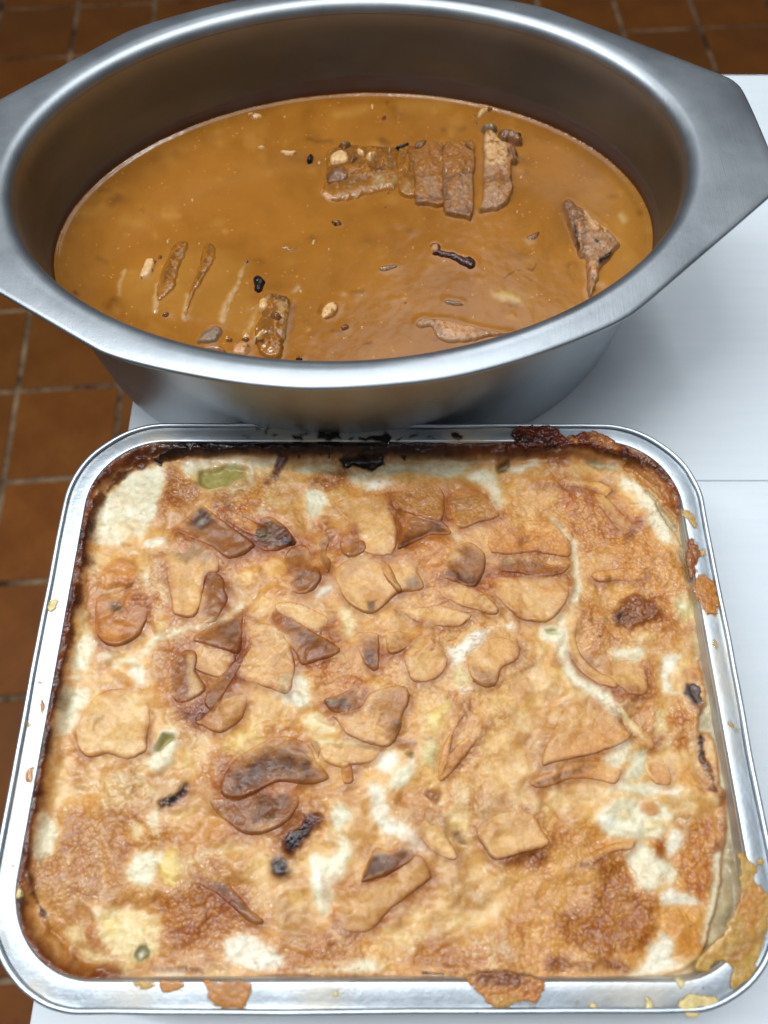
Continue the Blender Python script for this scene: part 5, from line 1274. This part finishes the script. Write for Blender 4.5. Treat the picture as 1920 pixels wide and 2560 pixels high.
# small solid floating things and the meat; each a thing of its own
# name ; category ; group ; label | panel colour height mottle coat edge : outline | patches
SOLIDS = '''
meat_slice;meat slice;slices of the rear roast;end slice of the rear roast, split off by a gap, with a charred outer edge | c meat 4.6 .3 .12 5 : 1270,300 1330,262 1400,330 1440,340 1500,400 1515,470 1465,480 1475,640 1465,690 1435,765 1275,818 1232,800 1260,720 1265,500 | onion 12 .7 c 0 1280,300 1350,290 1420,350 1430,480 1400,540 1280,530 ; char 5 .95 c 9 1440,430 1450,480 ; char 5 .95 c 8 1500,440 1510,475 ; char 5 .9 c 8 1455,560 1470,690 ; mbr 12 .7 c 30 1300,640 1430,640
meat_slice;meat slice;slices of the rear roast;broad glossy slice of the rear roast directly left of the gap | c mbr 4.0 .2 .16 4.5 : 985,370 1100,335 1204,340 1206,560 1200,846 1130,862 1040,846 990,805 982,640 | gcoat 14 .85 c 0 990,330 1210,330 1205,560 1090,600 1000,620 ; meat 12 .7 c 0 1010,660 1190,600 1190,830 1050,830 ; mush 8 .8 c 10 1150,520 1195,490
meat_slice;meat slice;slices of the rear roast;second slice of the rear roast left of the gap, gravy over its upper half | c mbr 3.6 .2 .2 4.5 : 788,385 990,352 994,640 992,785 880,772 796,764 788,600 | gcoat 14 .85 c 0 790,360 1000,350 990,600 900,620 800,600 ; meat 12 .7 c 0 820,620 980,620 980,760 820,750
meat_slice;meat slice;slices of the rear roast;narrow third slice of the rear roast, nearly covered by gravy | c gcoat 3.3 .1 .2 4.5 : 676,400 797,380 800,600 799,724 700,712 672,600 | mdark 24 .5 c 0 680,400 800,380 800,700 690,700 ; meat 12 .6 c 0 710,650 790,640 790,710 705,700
meat_slice;meat slice;slices of the rear roast;gravy covered left end of the rear roast under the mushrooms | c gcoat 3.0 .1 .22 14 : 190,400 330,360 480,370 600,375 684,405 684,650 560,690 440,712 330,752 220,755 150,720 160,640 175,520 | mdark 30 .55 c 0 190,400 480,370 684,410 680,560 500,640 300,720 170,700 ; mdark 14 .8 c 18 240,560 560,560 ; meat 12 .8 c 0 500,600 620,590 690,560 684,650 560,690 490,680 ; meat 10 .6 c 12 300,730 440,690 ; gbrown 14 .5 c 20 560,400 620,440
meat_slice;meat slice;slices of the front left roast;curved brown slice under a pale sliver of onion, leftmost of the raised slices | b gcoat 2.2 .2 .22 10 : 722,240 790,112 880,96 872,190 832,260 820,330 800,420 740,480 690,520 665,500 668,400 690,310 | mdark 18 .7 b 26 830,140 780,250 730,400 ; mbr 10 .6 b 12 860,200 800,330 ; mpink 8 .7 b 8 715,250 680,340 665,470 ; umber 6 .8 b 6 810,105 860,100 ; gcoat 14 .7 b 26 790,400 770,460
meat_slice;meat slice;slices of the front left roast;thin brown slice in the middle of the front left roast, pale edge on its left | b gcoat 2.0 .2 .22 9 : 950,290 990,125 1060,120 1082,210 1040,290 980,400 925,490 880,600 862,660 848,600 872,500 905,400 | mdark 16 .7 b 20 1040,150 1000,300 930,470 ; mpink 8 .8 b 10 940,300 895,420 862,600 ; umber 5 .9 b 7 950,245 985,232
meat_slice;meat slice;slices of the front left roast;dark end slice of the front left roast with a pale right edge | b gcoat 3.6 .2 .12 8 : 1400,470 1460,445 1585,485 1582,560 1565,700 1540,800 1525,900 1440,905 1380,860 1350,790 1340,700 1385,600 | mdark 26 .5 b 0 1380,600 1560,560 1540,800 1380,840 ; mdark 12 .85 b 0 1430,440 1590,480 1570,540 1520,560 1440,510 ; mpink 6 .9 b 7 1572,550 1568,680 1538,780 ; umber 7 .9 b 10 1365,808 1450,822 1530,838 ; mpink 12 .5 b 0 1500,540 1565,530 1560,640 1510,650
burnt_meat_scrap;meat scrap;;small black charred scrap beside the front left roast's dark end slice | b char 2.6 .3 0 5 : 1338,345 1375,335 1412,360 1408,410 1392,445 1350,440 1335,400 | mbr 6 .5 b 6 1400,360 1425,370
bacon_strip;bacon;;charred black and pink strip of bacon floating in the middle of the gravy | d umber 2.4 .3 0 6 : 300,372 330,352 358,368 362,395 430,408 490,432 540,442 572,478 555,505 520,500 470,470 430,448 360,432 310,415 | mpink 6 .85 d 14 285,405 330,400 ; red 6 .7 d 12 355,405 400,425
meat_chunk;meat chunk;;herb flecked pointed chunk of meat near the right end of the pan | d meat 5.0 .5 .06 8 : 1080,90 1130,84 1180,125 1250,170 1330,240 1400,310 1432,345 1390,390 1362,440 1312,490 1302,550 1282,600 1258,655 1236,642 1232,560 1222,430 1190,420 1160,340 1120,230 1090,160 | mbr 9 .9 d 0 1080,90 1150,100 1215,220 1225,420 1190,430 1140,300 1090,170 ; onion 10 .6 d 0 1180,130 1330,240 1350,300 1240,300 1210,200 ; mpink 5 .8 d 5 1175,250 1195,400 ; umber 4 .9 d 8 1155,270 1180,400 ; char 4 .95 d 11 1275,365 1285,375 ; char 5 .95 d 12 1300,490 1370,430 ; green 3 .8 d 4 1220,165 ; green 3 .8 d 4 1245,230 ; mpink 8 .7 d 16 1250,500 1265,540 ; red 5 .8 d 9 1260,590
meat_chunk;meat chunk;;flat pinkish piece of meat touching the front wall of the pan | d meat 2.6 .3 .06 6 : 210,832 240,800 300,798 400,815 500,838 590,860 700,878 785,886 640,915 560,932 480,945 380,938 325,900 305,852 240,856 | mpink 10 .7 d 0 330,830 560,860 560,920 400,930 ; char 3 .9 d 5 350,860 ; char 3 .8 d 4 265,835 ; green 3 .7 d 4 430,880 ; red 4 .7 d 6 320,820 330,840 ; green 3 .7 d 4 385,850 
mushroom_piece;mushroom;mushrooms in the gravy;pale mushroom cap on the left end of the rear roast | c onion 5.0 .1 .05 8 : 200,450 235,405 300,400 335,430 335,480 270,498 212,500 | mush 8 .7 c 12 320,400 340,470
mushroom_piece;mushroom;mushrooms in the gravy;dark brown mushroom half at the lower left of the rear roast | c mush 4.4 .2 .05 8 : 175,570 220,520 300,515 340,550 345,600 290,632 190,642 | mgrey 7 .6 c 20 240,600 290,585 ; char 5 .8 c 9 190,635
mushroom_piece;mushroom;mushrooms in the gravy;small dark mushroom lump crowning the rear roast's left end | c mush 5.2 .2 0 6 : 262,362 300,340 350,345 352,375 310,392 275,388 | char 6 .7 c 8 330,350
mushroom_piece;mushroom;mushrooms in the gravy;twisted brown mushroom stem right of the pale cap on the rear roast | c mush 4.6 .2 .05 6 : 345,440 385,430 405,465 380,500 345,510 335,480 | 
mushroom_piece;mushroom;mushrooms in the gravy;black pointed mushroom sliver behind the middle of the rear roast | c char 3.8 .1 0 5 : 652,392 690,368 760,356 750,388 690,408 | mush 6 .6 c 8 740,370
mushroom_piece;mushroom;mushrooms in the gravy;brown folded mushroom behind the second slice of the rear roast | c mush 4.4 .1 0 5 : 788,372 815,340 872,334 875,368 835,398 800,398 | onion 4 .6 c 4 800,350 860,355
mushroom_piece;mushroom;mushrooms in the gravy;small dark mushroom scrap on the broad slice beside the gap | c mush 5.6 .1 0 5 : 1128,362 1160,348 1178,372 1192,402 1160,395 | char 4 .6 c 5 1140,365
mushroom_piece;mushroom;mushrooms in the gravy;grey mushroom piece behind the top of the split end slice | c mgrey 6.2 .1 0 6 : 1258,225 1290,205 1350,208 1365,240 1330,262 1280,255 | char 5 .6 c 10 1345,235
mushroom_piece;mushroom;mushrooms in the gravy;brown mushroom with a black tip at the upper right corner of the end slice | c mbr 5.4 .3 0 7 : 1372,262 1430,242 1490,262 1535,282 1540,335 1490,345 1440,322 1385,325 | char 5 .97 c 18 1515,300 1515,325
mushroom_piece;mushroom;mushrooms in the gravy;crumpled brown mushroom on the right edge of the end slice | c mbr 5.0 .3 0 7 : 1450,360 1495,375 1515,430 1500,480 1465,470 1440,410 | char 5 .9 c 10 1500,465 ; onion 8 .5 c 10 1465,400
mushroom_piece;mushroom;mushrooms in the gravy;large glossy mushroom lobe by the front wall left of the dark end slice | b mgrey 2.6 .1 .06 8 : 940,800 1000,702 1080,684 1125,710 1095,775 1020,805 | gpale 10 .6 b 20 1010,720 1080,700
mushroom_piece;mushroom;mushrooms in the gravy;round brown mushroom embedded in the dark end slice | b mush 5.0 .1 0 6 : 1448,600 1480,572 1530,590 1545,625 1510,655 1462,640 | 
mushroom_piece;mushroom;mushrooms in the gravy;pale lobed mushroom below the round one on the dark end slice | b onion 4.2 .1 .1 6 : 1335,765 1390,706 1422,722 1400,765 1350,792 | 
mushroom_piece;mushroom;mushrooms in the gravy;flat pinkish mushroom lying against the front wall near the glossy lobe | b meat 2.2 .3 .12 6 : 985,835 1060,812 1130,838 1142,868 1060,862 | 
mushroom_piece;mushroom;mushrooms in the gravy;tan mushroom piece between the glossy lobe and the end slice, at the front wall | b mpink 2.4 .1 .1 7 : 1195,830 1240,800 1295,802 1312,850 1280,888 1200,875 | umber 5 .8 b 7 1300,838
mushroom_piece;mushroom;mushrooms in the gravy;small dark mushroom bit just right of the glossy lobe | b mush 2.0 .1 .1 5 : 1140,785 1165,768 1190,775 1185,800 1155,802 | 
mushroom_piece;mushroom;mushrooms in the gravy;small mushroom button above the front wall between lobe and end slice | b mush 2.0 .1 .1 5 : 1250,775 1285,765 1310,782 1295,800 1262,795 | 
mushroom_piece;mushroom;mushrooms in the gravy;glossy grey mushroom sliver floating in front of the bacon | d mgrey 1.6 .1 .15 5 : 378,706 410,696 470,706 498,722 480,734 420,726 | 
mushroom_piece;mushroom;mushrooms in the gravy;wrinkled grey bit left of the bacon strip | d mgrey 1.4 .2 .15 5 : 0,510 40,492 92,490 98,505 60,525 15,530 | 
mushroom_piece;mushroom;mushrooms in the gravy;soft brown mushroom shred between the bacon and the herb flecked chunk | d mush 1.4 .2 .15 5 : 875,328 905,306 940,296 945,312 925,340 895,345 | 
mushroom_piece;mushroom;mushrooms in the gravy;oval pale seed shaped mushroom ringed in brown, right of the dark end slice | a onion 1.8 .1 .1 8 : 1258,1305 1290,1255 1345,1240 1368,1285 1350,1335 1300,1362 1262,1350 | gbrown 6 .8 a 7 1350,1240 1372,1290 1350,1340 1310,1365 ; gbrown 6 .8 a 7 1235,1300 1240,1340
mushroom_piece;mushroom;mushrooms in the gravy;tiny brown mushroom cap with a glint, front centre of the gravy | a mush 1.8 .1 .1 5 : 1385,1410 1410,1392 1438,1405 1432,1432 1400,1438 |
mushroom_piece;mushroom;mushrooms in the gravy;thin translucent shred floating alone in the middle of the gravy | a mgrey 1.0 .1 .3 5 : 985,870 1020,868 1040,885 1082,868 1078,882 1045,900 1010,888 | onion 6 .7 a 8 1010,880 1060,880
peppercorn;peppercorn;peppercorns in the gravy;black peppercorn left of the rear roast | c char 3.0 0 0 5 : 42,470 58,442 88,440 98,465 80,488 52,492 |
peppercorn;peppercorn;peppercorns in the gravy;black peppercorn alone in the open gravy below the rear roast | a char 2.0 0 .05 5 : 1325,690 1345,668 1375,670 1392,695 1375,710 1345,708 |
peppercorn;peppercorn;peppercorns in the gravy;dark peppercorn just under the leftmost raised slice | a mush 1.8 0 .1 5 : 150,1330 165,1312 190,1310 200,1328 185,1345 160,1345 |
peppercorn;peppercorn;peppercorns in the gravy;dark peppercorn touching the pale onion sliver | b mush 1.8 0 .1 5 : 672,212 690,196 708,205 704,224 682,228 |
peppercorn;peppercorn;peppercorns in the gravy;tiny peppercorn at the top of the thin pale ridge | b mush 1.5 0 0 4 : 1276,240 1290,230 1302,242 1292,256 1280,254 |
peppercorn;peppercorn;peppercorns in the gravy;small brown peppercorn near the back wall | c red 1.8 0 0 4 : 565,182 582,166 598,182 590,200 570,198 |
peppercorn;peppercorn;peppercorns in the gravy;dark peppercorn at the front wall right of centre-left | a umber 1.8 0 0 4 : 1082,1632 1100,1618 1118,1630 1112,1645 1085,1645 |
onion_piece;onion;onion pieces in the gravy;bright onion sliver standing left of the raised slices | b onion 3.0 0 .04 7 : 540,352 560,290 592,222 650,214 658,255 615,340 565,366 |
onion_piece;onion;onion pieces in the gravy;pale onion piece left of the round mushroom on the dark end slice | b onion 4.6 0 .04 6 : 1365,545 1375,495 1420,478 1445,520 1440,562 1390,572 |
onion_piece;onion;onion pieces in the gravy;pale onion square on top of the rear roast's left end | c onion 5.4 0 .04 6 : 448,438 470,412 520,408 522,440 492,476 460,462 |
onion_piece;onion;onion pieces in the gravy;onion crumb between the pale cap and the onion square | c onion 4.6 0 .08 5 : 385,405 420,395 448,418 440,442 400,435 |
onion_piece;onion;onion pieces in the gravy;pinkish onion piece at the lowest left corner of the rear roast | c mpink 2.2 0 .08 6 : 135,690 170,680 215,710 235,745 200,762 155,735 |
onion_piece;onion;onion pieces in the gravy;pale sliver floating well left of the rear roast | a onion 1.8 0 .1 5 : 972,200 1000,192 1075,202 1080,220 1040,226 985,216 |
onion_piece;onion;onion pieces in the gravy;rounded onion bit under the back wall, far left | a onion 1.6 0 .2 5 : 808,165 835,158 862,168 855,184 825,184 |
onion_piece;onion;onion pieces in the gravy;curled onion strip at the back wall's left bend | e onion 1.8 0 .1 5 : 1070,480 1110,478 1130,495 1100,505 1075,498 |
onion_piece;onion;onion pieces in the gravy;onion shred stuck at the back wall above the end slice | c onion 2.4 0 .1 5 : 1230,150 1260,125 1330,115 1320,140 1270,165 1240,175 |
'''
solids = []
for i, ln in enumerate(SOLIDS.strip().split('\n')):
    head, geo, sub = [q.strip() for q in ln.split('|')]
    nm, cat, grp, lab = [q.strip() for q in head.split(';')]
    a, b = geo.split(':'); a = a.split(); P = gp(a[0], b.strip()); h = float(a[2])
    # things standing high are seen from the side: carry the outline back to the gravy plane
    P = P + np.array([0, h * .0006 * FPX / .44 * .75])
    gcov = a[1] == 'gcoat'
    mat = M_GRAVY if gcov else M_MEAT
    if gcov: a[1] = 'gravy'; sub = sub.replace('gcoat', 'gravy')
    o = patch(nm, P, GRZ, h, a[1], float(a[3]), mat, None, None, sub=[q.strip() for q in sub.split(';') if q.strip()], edge=float(a[5]), warp=3.5, seed=900 + i, deep=.0012, rough=.14 + .10 * float(a[3]), coat=float(a[4]), coatcol='gravy' if gcov else 'gcoat', dome=.35)
    tag(o, lab, cat, grp or None)
    # the gravy climbs a little at each of them
    sdv = sd_poly(gxw, gyw, smooth_closed(P, 3))
    H += .0002 * np.exp(-(sdv / 8) ** 2)
rs = np.random.default_rng(5)
# little crumbs of onion and herb
bits = gp('c', '620,432 550,486 1050,415 985,458 1012,575 1060,580 740,455 400,588 570,510 1165,575 1105,540 975,500 610,700 590,820 1500,845 1530,610 1420,365 1215,235 1205,185 500,120 130,510 180,490').tolist() + gp('a', '865,830 1200,840 1110,1180 1535,1430 1410,1505 1330,1610 1150,1395 720,1500 600,1500 190,835 120,1225 1055,1035 1305,890').tolist() + gp('d', '810,180 150,722 1005,705 555,810 1150,560 620,520 380,480').tolist() + gp('e', '830,860 905,600 1230,500 860,1050').tolist()
for i, (bx_, by_) in enumerate(bits):
    r = rs.uniform(1.6, 3.8); a0 = rs.uniform(0, 6.28); el = rs.uniform(1, 1.9)
    P = np.array([[bx_ + r * el * math.cos(t) * math.cos(a0) - r * math.sin(t) * math.sin(a0), by_ + r * el * math.cos(t) * math.sin(a0) + r * math.sin(t) * math.cos(a0)] for t in np.linspace(0, 6.28, 8)[:-1]])
    on = (by_ < 500) and (900 < bx_ < 1190) and by_ > 330
    o = patch('onion_crumb', P, GRZ, (4.8 if on else 1.0), 'onion' if rs.random() < .75 else 'mush', 0, M_MEAT, None, None, edge=3, warp=1, seed=1400 + i, deep=.001, coat=.02)
    LM = [('split end slice of the rear roast', (1225, 400)), ('broad glossy slice of the rear roast', (1145, 440)), ('left end of the rear roast', (900, 420)), ('peppercorn left of the rear roast', (775, 388)), ('lone peppercorn in open gravy', (840, 549)),
          ('charred bacon strip', (1130, 635)), ('herb flecked meat chunk', (1480, 590)), ('flat pinkish piece at the front wall', (1150, 815)), ('dark end slice at the front left', (690, 800)), ('glossy mushroom lobe at the front wall', (530, 830)),
          ('curved raised slice at the left', (435, 680)), ('oval pale mushroom', (825, 770)), ('back wall bend at the far left', (620, 285)), ('middle of the back wall', (960, 255)), ('translucent shred in mid gravy', (725, 618)), ('left wall of the pan', (170, 600))]
    dl = [(math.hypot(bx_ - q[0], (by_ - q[1]) * 1.3), nm_, q) for nm_, q in LM]; dl.sort(key=lambda z: z[0]); _, nm_, q = dl[0]
    dx_, dy_ = bx_ - q[0], (by_ - q[1]) * 1.3
    side = ('right of' if dx_ > 0 else 'left of') if abs(dx_) > 1.6 * abs(dy_) else ('in front of' if dy_ > 0 else 'behind') if abs(dy_) > 1.6 * abs(dx_) else ('in front and ' if dy_ > 0 else 'behind and ') + ('right of' if dx_ > 0 else 'left of')
    tag(o, ('%s %s crumb %s the %s' % ('rounded' if el < 1.3 else 'oval' if el < 1.6 else 'elongated', 'tiny' if r < 2.3 else 'small' if r < 3.1 else 'larger', side, nm_)), 'food crumb', 'food crumbs in the gravy')
# mesh of the gravy
use = rad < 1.012
idx = -np.ones(lx.shape, int); r = np.nonzero(use); idx[r] = np.arange(len(r[0]))
a = idx[:-1, :-1]; b = idx[:-1, 1:]; c_ = idx[1:, 1:]; d = idx[1:, :-1]
ok = (a >= 0) & (b >= 0) & (c_ >= 0) & (d >= 0)
F = np.stack([a[ok], b[ok], c_[ok], d[ok]], 1)
V = np.stack([WX[r] - PC[0], WY[r] - PC[1], H[r]], 1)
gv = mesh_obj('gravy', V, F, M_GRAVY, None, col=col[r])
gv.location = (PC[0], PC[1], GRZ)
tag(gv, 'thick brown gravy filling the oval roasting pan', 'gravy')
